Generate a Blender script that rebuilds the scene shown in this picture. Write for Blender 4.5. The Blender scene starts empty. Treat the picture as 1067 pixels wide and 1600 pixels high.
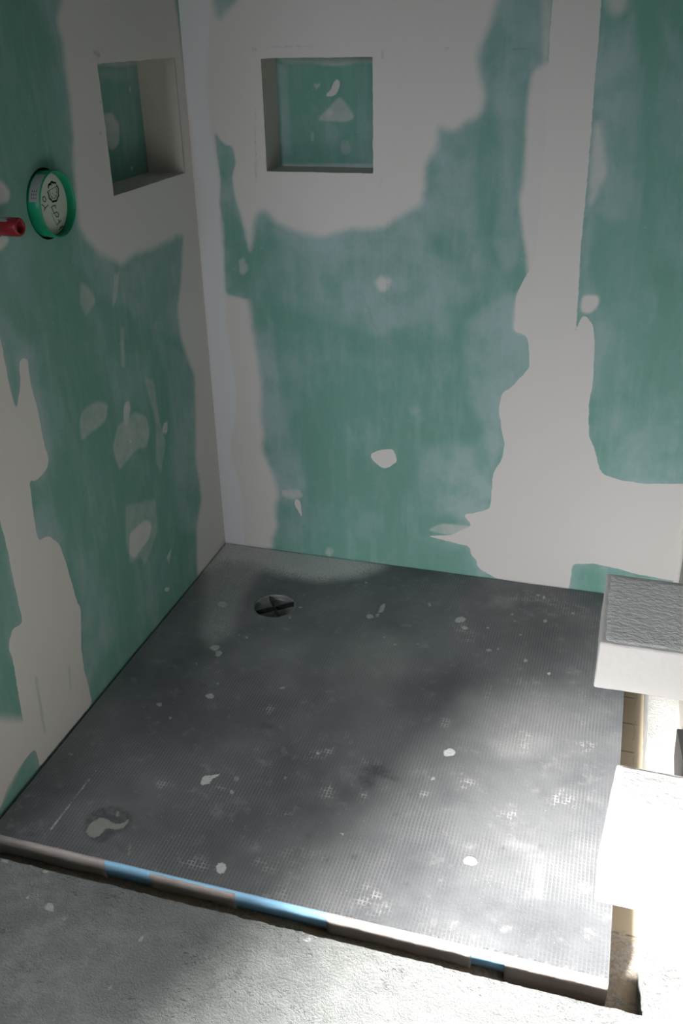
import bpy, bmesh, math, random
import numpy as np
from mathutils import Vector, noise as mnoise

random.seed(4)
SC = bpy.context.scene
COL = SC.collection

# ------------------------------------------------------------------ camera, sky, sun, exposure
cam_data = bpy.data.cameras.new('camera')
cam = bpy.data.objects.new('camera', cam_data)
COL.objects.link(cam)
cam.location = (1.0984, -2.3198, 1.4086)
cam.rotation_euler = (1.093986, 0.019825, 0.291160)
cam_data.sensor_fit = 'VERTICAL'
cam_data.sensor_height = 36.0
cam_data.lens = 1470.13 * 36.0 / 1600.0
cam_data.clip_start = 0.02
SC.camera = cam

SKY_LEVEL, SKY_GROUND, SKY_GLOW, SKY_GLOW_POW = 12.6, 0.2, 70.0, 40.0
world = bpy.data.worlds.new('sky')
SC.world = world
world.use_nodes = True
SUN_DIR = Vector((0.36, 0.85, -0.50)).normalized()
# hazy sky: pale blue above the horizon, dull ground below, brighter round the sun
wt = world.node_tree
bg = wt.nodes['Background']
geo = wt.nodes.new('ShaderNodeTexCoord')
sep = wt.nodes.new('ShaderNodeSeparateXYZ'); wt.links.new(geo.outputs['Generated'], sep.inputs[0])
hor = wt.nodes.new('ShaderNodeMapRange'); wt.links.new(sep.outputs[2], hor.inputs[0])
for _i, _v in enumerate((-0.06, 0.10, 0.0, 1.0)): hor.inputs[_i + 1].default_value = _v
base = wt.nodes.new('ShaderNodeMix'); base.data_type = 'RGBA'
wt.links.new(hor.outputs[0], base.inputs[0])
base.inputs[6].default_value = (*[c * SKY_GROUND for c in (0.95, 0.95, 0.88)], 1)
base.inputs[7].default_value = (*[c * SKY_LEVEL for c in (0.91, 0.935, 1.05)], 1)
dot = wt.nodes.new('ShaderNodeVectorMath'); dot.operation = 'DOT_PRODUCT'
wt.links.new(geo.outputs['Generated'], dot.inputs[0]); dot.inputs[1].default_value = tuple(-SUN_DIR)
powr = wt.nodes.new('ShaderNodeMath'); powr.operation = 'POWER'; powr.use_clamp = True
mx = wt.nodes.new('ShaderNodeMath'); mx.operation = 'MAXIMUM'; mx.inputs[1].default_value = 0.0
wt.links.new(dot.outputs['Value'], mx.inputs[0]); wt.links.new(mx.outputs[0], powr.inputs[0]); powr.inputs[1].default_value = SKY_GLOW_POW
glow = wt.nodes.new('ShaderNodeVectorMath'); glow.operation = 'SCALE'
glow.inputs[0].default_value = (1.0 * SKY_GLOW, 0.98 * SKY_GLOW, 0.95 * SKY_GLOW)
wt.links.new(powr.outputs[0], glow.inputs['Scale'])
add = wt.nodes.new('ShaderNodeVectorMath'); add.operation = 'ADD'
wt.links.new(base.outputs[2], add.inputs[0]); wt.links.new(glow.outputs[0], add.inputs[1])
wt.links.new(add.outputs[0], bg.inputs[0])
bg.inputs[1].default_value = 1.0

sun_data = bpy.data.lights.new('sun', 'SUN')
sun_data.energy = 35.0
sun_data.angle = math.radians(6.3)
sun_data.color = (1.0, 0.97, 0.945)
sun = bpy.data.objects.new('sun', sun_data)
COL.objects.link(sun)
sun.rotation_euler = SUN_DIR.to_track_quat('-Z', 'Y').to_euler()
sun.location = (-1.5, -6.5, 5)

# the window opening in the front wall (behind the camera) that the daylight comes through
WIN_X0, WIN_X1, WIN_Z0, WIN_Z1 = -0.575, 0.42, 0.95, 2.23
FRONT_Y = -4.2
pd = bpy.data.lights.new('window_portal', 'AREA')
pd.shape = 'RECTANGLE'; pd.size = WIN_X1 - WIN_X0; pd.size_y = WIN_Z1 - WIN_Z0
pd.cycles.is_portal = True
po = bpy.data.objects.new('window_portal', pd)
COL.objects.link(po)
po.location = ((WIN_X0 + WIN_X1) / 2, FRONT_Y - 0.17, (WIN_Z0 + WIN_Z1) / 2)
po.rotation_euler = (math.radians(90), 0, 0)

SC.view_settings.view_transform = 'Standard'
SC.view_settings.look = 'None'
SC.view_settings.exposure = 0.16
SC.view_settings.gamma = 1.0
SC.view_settings.use_curve_mapping = False
SC.cycles.use_denoising = True
SC.cycles.max_bounces = 12
SC.cycles.diffuse_bounces = 8

# ------------------------------------------------------------------ traced outlines, in metres on each surface
BACK_MARKS = [('S',1,0.0136,[(-0.042,1.512),(-0.013,-0.054),(0.158,0.003),(0.153,0.033),(0.174,0.076),(0.169,0.14),(0.184,0.182),(0.178,0.221),(0.163,0.273),(0.141,0.331),(0.15,0.378),(0.144,0.442),(0.153,0.523),(0.144,0.618),(0.135,0.686),(0.133,0.758),(0.115,0.769),(0.067,0.773),(0.07,0.855),(0.071,0.974),(0.103,1.038),(0.126,0.967),(0.142,0.888),(0.16,0.968),(0.175,0.993),(0.194,0.993),(0.219,0.964),(0.27,0.948),(0.335,0.933),(0.411,0.956),(0.504,0.962),(0.552,0.998),(0.6,1.022),(0.605,1.072),(0.606,1.115),(0.631,1.148),(0.633,1.2),(0.657,1.189),(0.678,1.188),(0.697,1.206),(0.73,1.221),(0.74,1.261),(0.73,1.288),(0.719,1.333),(0.723,1.365),(0.743,1.403),(0.763,1.488)]),
('C',1,0.0032,[(0.068,1.182),(0.09,1.152),(0.115,1.147),(0.121,1.108),(0.106,1.074),(0.111,1.027),(0.123,0.978),(0.138,0.886),(0.157,0.846),(0.149,0.786),(0.133,0.763),(0.067,0.773),(0.068,0.855),(0.076,0.948),(0.067,1.007),(0.075,1.067),(0.07,1.13)]),
('C',0.9,0.0126,[(0.089,1.508),(0.159,1.506),(0.153,1.467),(0.129,1.452),(0.106,1.426),(0.093,1.445)]),
('W',1,0.0032,[(0.873,1.485),(0.875,1.357),(0.877,1.261),(0.882,1.127),(0.881,0.984),(0.875,0.896),(0.838,0.813),(0.839,0.751),(0.837,0.723),(0.873,0.712),(0.885,0.632),(0.84,0.572),(0.817,0.556),(0.813,0.509),(0.825,0.449),(0.835,0.41),(0.828,0.367),(0.808,0.328),(0.807,0.271),(0.806,0.219),(0.758,0.199),(0.731,0.192),(0.759,0.161),(0.699,0.122),(0.631,0.109),(0.7,0.1),(0.755,0.093),(0.76,0.064),(0.775,0.054),(0.78,0.027),(0.836,-0.0),(1.038,-0.013),(1.04,0.04),(1.04,0.079),(1.099,0.088),(1.164,0.081),(1.215,0.071),(1.331,0.065),(1.399,0.076),(1.356,0.361),(1.291,0.353),(1.194,0.342),(1.134,0.346),(1.096,0.356),(1.084,0.367),(1.069,0.413),(1.059,0.439),(1.047,0.459),(1.038,0.549),(1.043,0.601),(1.038,0.693),(1.031,0.747),(1.007,0.776),(0.996,0.761),(0.987,0.728),(0.989,0.76),(0.982,0.923),(0.982,1.059),(0.981,1.162),(0.978,1.285),(0.978,1.379),(0.974,1.482)]),
('S',0.95,0.0095,[(0.885,1.338),(0.842,1.31),(0.834,1.252),(0.837,1.161),(0.839,1.088),(0.831,1.04),(0.84,0.984),(0.854,0.918),(0.867,0.848),(0.838,0.813),(0.837,0.723),(0.882,0.713),(0.911,0.755),(0.899,1.057)]),
('S',0.55,0.0084,[(0.848,1.485),(0.875,1.485),(0.876,1.376),(0.874,1.313),(0.864,1.313)]),
('S',0.95,0.0042,[(0.995,0.822),(1.034,0.824),(1.038,0.801),(1.019,0.776),(0.996,0.78)]),
('S',0.6,0.0095,[(0.994,1.213),(1.011,1.162),(1.026,1.102),(1.012,1.065),(0.999,1.033),(0.991,1.028),(0.988,1.115),(0.986,1.196)]),
('S',0.6,0.0126,[(0.981,1.481),(1.031,1.48),(1.028,1.431),(1.009,1.415),(0.991,1.429)]),
('W',1,0.0021,[(0.462,0.344),(0.49,0.362),(0.532,0.369),(0.536,0.352),(0.543,0.331),(0.505,0.304),(0.477,0.324)]),
('W',1,0.0021,[(0.236,0.18),(0.251,0.176),(0.255,0.119),(0.246,0.137),(0.233,0.157)]),
('S',0.5,0.0042,[(0.261,0.194),(0.256,0.188),(0.248,0.182),(0.234,0.177),(0.218,0.178),(0.204,0.181),(0.194,0.186),(0.196,0.193),(0.195,0.201),(0.21,0.205),(0.223,0.208),(0.239,0.21),(0.253,0.208),(0.255,0.2)]),
('S',0.85,0.0084,[(0.52,0.827),(0.517,0.819),(0.513,0.81),(0.505,0.806),(0.496,0.804),(0.489,0.81),(0.485,0.817),(0.481,0.825),(0.485,0.833),(0.49,0.839),(0.497,0.844),(0.504,0.841),(0.511,0.84),(0.521,0.837)]),
('S',0.45,0.0042,[(0.134,0.854),(0.134,0.844),(0.131,0.837),(0.126,0.833),(0.121,0.829),(0.115,0.83),(0.109,0.837),(0.11,0.848),(0.109,0.857),(0.11,0.866),(0.116,0.869),(0.121,0.874),(0.127,0.872),(0.128,0.859)]),
('S',0.5,0.0032,[(0.631,0.129),(0.672,0.156),(0.754,0.158),(0.757,0.142),(0.692,0.121)]),
('S',0.35,0.0032,[(0.35,0.017),(0.346,0.011),(0.344,0.006),(0.34,-0.002),(0.334,-0.003),(0.33,0.004),(0.324,0.006),(0.324,0.014),(0.328,0.02),(0.329,0.028),(0.335,0.03),(0.34,0.03),(0.344,0.027),(0.35,0.025)]),
('H',0.55,0.0262,[(0.633,1.186),(0.657,1.189),(0.709,1.207),(0.712,1.124),(0.724,1.024),(0.722,0.903),(0.694,1.008),(0.649,0.961),(0.57,0.896),(0.437,0.891),(0.3,0.885),(0.199,0.946),(0.271,0.961),(0.412,0.969),(0.552,1.01),(0.599,1.035),(0.613,1.123)]),
('H',0.4,0.0315,[(0.232,0.915),(0.602,0.929),(0.733,0.825),(0.673,0.707),(0.504,0.696),(0.365,0.721),(0.206,0.764),(0.193,0.847)]),
('H',0.35,0.0126,[(0.394,0.824),(0.462,0.827),(0.554,0.848),(0.572,0.726),(0.487,0.686),(0.391,0.709)]),
('H',0.55,0.021,[(0.145,0.672),(0.183,0.675),(0.212,0.532),(0.241,0.342),(0.275,0.224),(0.202,0.153),(0.168,0.253),(0.14,0.449)]),
('H',0.6,0.0189,[(0.717,0.743),(0.767,0.779),(0.838,0.815),(0.878,0.688),(0.88,0.63),(0.812,0.555),(0.828,0.422),(0.807,0.336),(0.81,0.21),(0.689,0.194),(0.669,0.271),(0.718,0.392),(0.785,0.436),(0.729,0.539),(0.716,0.643)]),
('H',0.45,0.0262,[(0.613,0.381),(0.717,0.411),(0.801,0.287),(0.762,0.184),(0.653,0.19),(0.606,0.264)]),
('H',0.5,0.0147,[(0.712,1.453),(0.786,1.487),(0.854,1.485),(0.863,1.3),(0.836,1.313),(0.812,1.194),(0.813,1.055),(0.846,0.908),(0.81,0.86),(0.775,0.936),(0.794,1.125),(0.757,1.261),(0.793,1.377)]),
('H',0.35,0.0262,[(0.643,1.137),(0.72,1.11),(0.762,0.874),(0.7,0.855),(0.649,0.961)]),
('H',0.5,0.021,[(0.973,1.299),(1.044,1.421),(1.084,1.196),(1.099,1.02),(1.053,0.99),(1.007,1.017),(0.998,0.885),(1.026,0.825),(1.055,0.764),(1.043,0.732),(0.993,0.884)]),
('H',0.35,0.0315,[(1.063,0.534),(1.259,0.586),(1.31,0.366),(1.104,0.37)]),
('H',0.3,0.0147,[(1.096,1.42),(1.151,1.359),(1.158,1.31),(1.108,1.372)]),
('H',0.2,0.042,[(1.021,1.018),(1.106,1.02),(1.159,0.577),(1.052,0.567)]),
('H',0.3,0.021,[(0.22,0.677),(0.274,0.681),(0.265,0.461),(0.226,0.438)]),
('H',0.3,0.0063,[(0.605,0.49),(0.603,0.485),(0.597,0.482),(0.594,0.476),(0.587,0.479),(0.579,0.477),(0.576,0.483),(0.572,0.487),(0.572,0.494),(0.582,0.495),(0.586,0.5),(0.592,0.499),(0.598,0.498),(0.602,0.495)]),
('K',0.6,0.0016,[(0.183,1.368),(0.194,1.368),(0.194,1.361),(0.183,1.361)]),
('K',0.35,0.001,[(0.217,1.37),(0.35,1.368),(0.35,1.365),(0.217,1.366)]),
('K',0.5,0.001,[(0.498,1.358),(0.501,1.358),(0.501,1.34),(0.498,1.34)]),
('K',0.35,0.001,[(0.178,1.236),(0.181,1.236),(0.175,1.067),(0.17,1.067)]),
('K',0.4,0.001,[(0.496,1.077),(0.499,1.077),(0.499,1.062),(0.496,1.062)]),
('K',0.6,0.0008,[(0.794,1.357),(0.853,1.355),(0.853,1.353),(0.794,1.355)]),
('K',0.35,0.0008,[(0.51,0.987),(0.513,0.987),(0.512,0.484),(0.509,0.483)]),
('K',0.5,0.0021,[(0.653,1.359),(0.652,1.358),(0.651,1.357),(0.65,1.356),(0.648,1.357),(0.646,1.357),(0.644,1.358),(0.643,1.359),(0.644,1.36),(0.645,1.361),(0.647,1.361),(0.649,1.361),(0.651,1.361),(0.653,1.36)]),
('K',0.35,0.001,[(0.436,0.818),(0.44,0.818),(0.49,0.695),(0.485,0.691)]),
('K',0.3,0.001,[(0.512,0.83),(0.516,0.83),(0.565,0.726),(0.562,0.722)]),
('T',1,0.0052,[(-0.012,1.511),(0.086,1.508),(0.071,1.389),(0.054,1.277),(0.059,1.174),(0.067,1.068),(0.064,0.973),(0.07,0.875),(0.066,0.782),(0.058,0.681),(0.068,0.594),(0.074,0.52),(0.07,0.443),(0.044,0.341),(0.043,0.28),(0.054,0.24),(0.068,0.157),(0.06,-0.02),(-0.007,-0.03),(0.008,1.189)])]
LEFT_MARKS = [('K',0.6,0.0013,[(-0.43,1.37),(-0.409,1.373),(-0.378,1.372),(-0.39,1.365),(-0.405,1.358),(-0.411,1.366)]),
('K',0.5,0.0013,[(-0.412,1.276),(-0.412,1.275),(-0.415,1.274),(-0.417,1.274),(-0.419,1.273),(-0.422,1.274),(-0.422,1.275),(-0.422,1.277),(-0.421,1.279),(-0.419,1.28),(-0.417,1.281),(-0.414,1.281),(-0.413,1.279),(-0.412,1.278)]),
('K',0.5,0.0013,[(-0.428,1.218),(-0.429,1.217),(-0.43,1.215),(-0.433,1.215),(-0.435,1.215),(-0.437,1.216),(-0.439,1.217),(-0.439,1.219),(-0.438,1.221),(-0.435,1.222),(-0.433,1.222),(-0.431,1.222),(-0.428,1.221),(-0.429,1.22)]),
('K',0.35,0.0021,[(-0.733,0.856),(-0.734,0.854),(-0.736,0.852),(-0.738,0.852),(-0.74,0.852),(-0.741,0.854),(-0.742,0.856),(-0.741,0.858),(-0.74,0.859),(-0.739,0.862),(-0.737,0.862),(-0.734,0.862),(-0.733,0.86),(-0.733,0.858)]),
('S',1,0.0136,[(-0.502,1.496),(-0.512,1.463),(-0.541,1.431),(-0.528,1.39),(-0.534,1.34),(-0.532,1.296),(-0.539,1.231),(-0.553,1.165),(-0.561,1.119),(-0.565,1.049),(-0.537,1.014),(-0.497,0.981),(-0.411,0.939),(-0.351,0.951),(-0.282,0.944),(-0.19,0.945),(-0.124,0.948),(-0.088,0.941),(-0.111,0.888),(-0.126,0.839),(-0.164,0.774),(-0.16,0.69),(-0.136,0.638),(-0.102,0.573),(-0.116,0.472),(-0.144,0.34),(-0.136,0.277),(-0.133,0.209),(-0.18,0.154),(-0.188,0.096),(-0.199,0.066),(-0.205,-0.001),(0.027,-0.067),(0.04,0.5),(0.017,1.187),(-0.019,1.51)]),
('W',1,0.0042,[(-0.928,0.955),(-0.883,0.914),(-0.884,0.874),(-0.883,0.804),(-0.876,0.765),(-0.85,0.808),(-0.84,0.855),(-0.813,0.85),(-0.819,0.804),(-0.81,0.735),(-0.811,0.679),(-0.803,0.627),(-0.822,0.61),(-0.859,0.605),(-0.88,0.615),(-0.881,0.583),(-0.887,0.527),(-0.886,0.481),(-0.852,0.477),(-0.82,0.441),(-0.806,0.374),(-0.794,0.279),(-0.784,0.254),(-0.807,0.164),(-0.812,0.107),(-0.805,0.047),(-0.804,-0.003),(-1.027,-0.004),(-1.024,0.021),(-1.029,0.053),(-1.077,0.051),(-1.134,0.037),(-1.161,0.013),(-1.238,-0.016),(-1.195,0.301),(-1.097,0.364),(-1.111,0.187),(-1.058,0.144),(-1.045,0.134),(-1.042,0.195),(-1.036,0.275),(-1.04,0.325),(-1.019,0.351),(-0.983,0.345),(-0.985,0.438),(-0.984,0.546),(-0.99,0.601),(-0.998,0.736)]),
('S',0.9,0.0126,[(-1.157,0.24),(-1.04,0.143),(-1.033,0.072),(-1.165,0.016),(-1.254,-0.0)]),
('C',0.45,0.0021,[(-0.983,0.206),(-0.975,0.2),(-0.983,0.058),(-0.99,0.06)]),
('C',0.35,0.0021,[(-0.867,0.154),(-0.86,0.149),(-0.87,0.088),(-0.876,0.093)]),
('S',0.9,0.0052,[(-0.835,1.187),(-0.796,1.173),(-0.777,1.152),(-0.786,1.136),(-0.814,1.135),(-0.851,1.139)]),
('S',0.8,0.0052,[(-0.865,1.093),(-0.807,1.081),(-0.807,1.068),(-0.838,1.058),(-0.875,1.061)]),
('S',0.38,0.0052,[(-0.673,0.667),(-0.651,0.681),(-0.599,0.681),(-0.551,0.656),(-0.572,0.622),(-0.637,0.622),(-0.679,0.619)]),
('S',0.42,0.0052,[(-0.559,0.552),(-0.524,0.592),(-0.441,0.596),(-0.386,0.563),(-0.38,0.517),(-0.405,0.487),(-0.451,0.506),(-0.543,0.486)]),
('S',0.65,0.0026,[(-0.486,0.632),(-0.457,0.632),(-0.457,0.608),(-0.483,0.569),(-0.496,0.592)]),
('S',0.3,0.0052,[(-0.375,0.663),(-0.33,0.637),(-0.324,0.532),(-0.305,0.459),(-0.351,0.389),(-0.366,0.432),(-0.343,0.527)]),
('S',0.7,0.0021,[(-0.287,0.492),(-0.291,0.485),(-0.298,0.482),(-0.304,0.487),(-0.312,0.487),(-0.314,0.493),(-0.314,0.499),(-0.311,0.504),(-0.307,0.51),(-0.3,0.514),(-0.293,0.511),(-0.283,0.511),(-0.284,0.503),(-0.287,0.497)]),
('W',0.9,0.0021,[(-0.472,0.532),(-0.473,0.53),(-0.475,0.529),(-0.476,0.529),(-0.479,0.529),(-0.479,0.532),(-0.481,0.533),(-0.481,0.536),(-0.479,0.537),(-0.479,0.54),(-0.476,0.538),(-0.474,0.539),(-0.473,0.536),(-0.472,0.534)]),
('S',0.35,0.0052,[(-0.455,0.807),(-0.438,0.802),(-0.459,0.712),(-0.474,0.722)]),
('S',0.4,0.0063,[(-0.59,0.944),(-0.559,0.923),(-0.541,0.891),(-0.588,0.868),(-0.605,0.907)]),
('S',0.4,0.0042,[(-0.453,0.926),(-0.427,0.927),(-0.457,0.869),(-0.477,0.86)]),
('S',0.85,0.0032,[(-0.449,0.31),(-0.424,0.282),(-0.446,0.253),(-0.532,0.24),(-0.553,0.261),(-0.539,0.315),(-0.499,0.316)]),
('S',0.3,0.0063,[(-0.539,0.392),(-0.392,0.339),(-0.403,0.251),(-0.447,0.218),(-0.492,0.194),(-0.497,0.23),(-0.555,0.241),(-0.558,0.306)]),
('S',0.6,0.0032,[(-0.339,0.166),(-0.363,0.13),(-0.373,0.155)]),
('W',0.8,0.0021,[(-0.377,0.057),(-0.38,0.056),(-0.384,0.055),(-0.389,0.058),(-0.395,0.06),(-0.399,0.065),(-0.405,0.07),(-0.403,0.072),(-0.4,0.074),(-0.398,0.076),(-0.391,0.073),(-0.386,0.07),(-0.38,0.065),(-0.375,0.06)]),
('H',0.4,0.0231,[(-0.541,1.354),(-0.581,1.431),(-0.645,1.491),(-0.5,1.496)]),
('H',0.45,0.021,[(-0.556,1.118),(-0.572,1.045),(-0.491,0.976),(-0.388,0.925),(-0.205,0.939),(-0.096,0.938),(-0.131,0.835),(-0.167,0.778),(-0.17,0.695),(-0.27,0.741),(-0.409,0.842),(-0.538,0.904),(-0.59,0.997)]),
('H',0.4,0.0189,[(-0.302,0.75),(-0.143,0.644),(-0.103,0.55),(-0.145,0.339),(-0.141,0.237),(-0.188,0.138),(-0.286,0.189),(-0.27,0.43),(-0.259,0.604)]),
('H',0.35,0.021,[(-0.868,0.963),(-0.78,0.837),(-0.789,0.649),(-0.833,0.581),(-0.799,0.443),(-0.888,0.476),(-0.834,0.803),(-0.875,0.941)]),
('H',0.35,0.021,[(-0.785,0.404),(-0.689,0.351),(-0.669,0.089),(-0.797,0.067),(-0.784,0.236)]),
('H',0.3,0.0262,[(-0.522,0.755),(-0.31,0.72),(-0.379,0.579),(-0.517,0.662)]),
('H',0.25,0.0315,[(-0.807,1.156),(-0.724,1.025),(-0.758,0.909),(-0.868,0.963)])]
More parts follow.
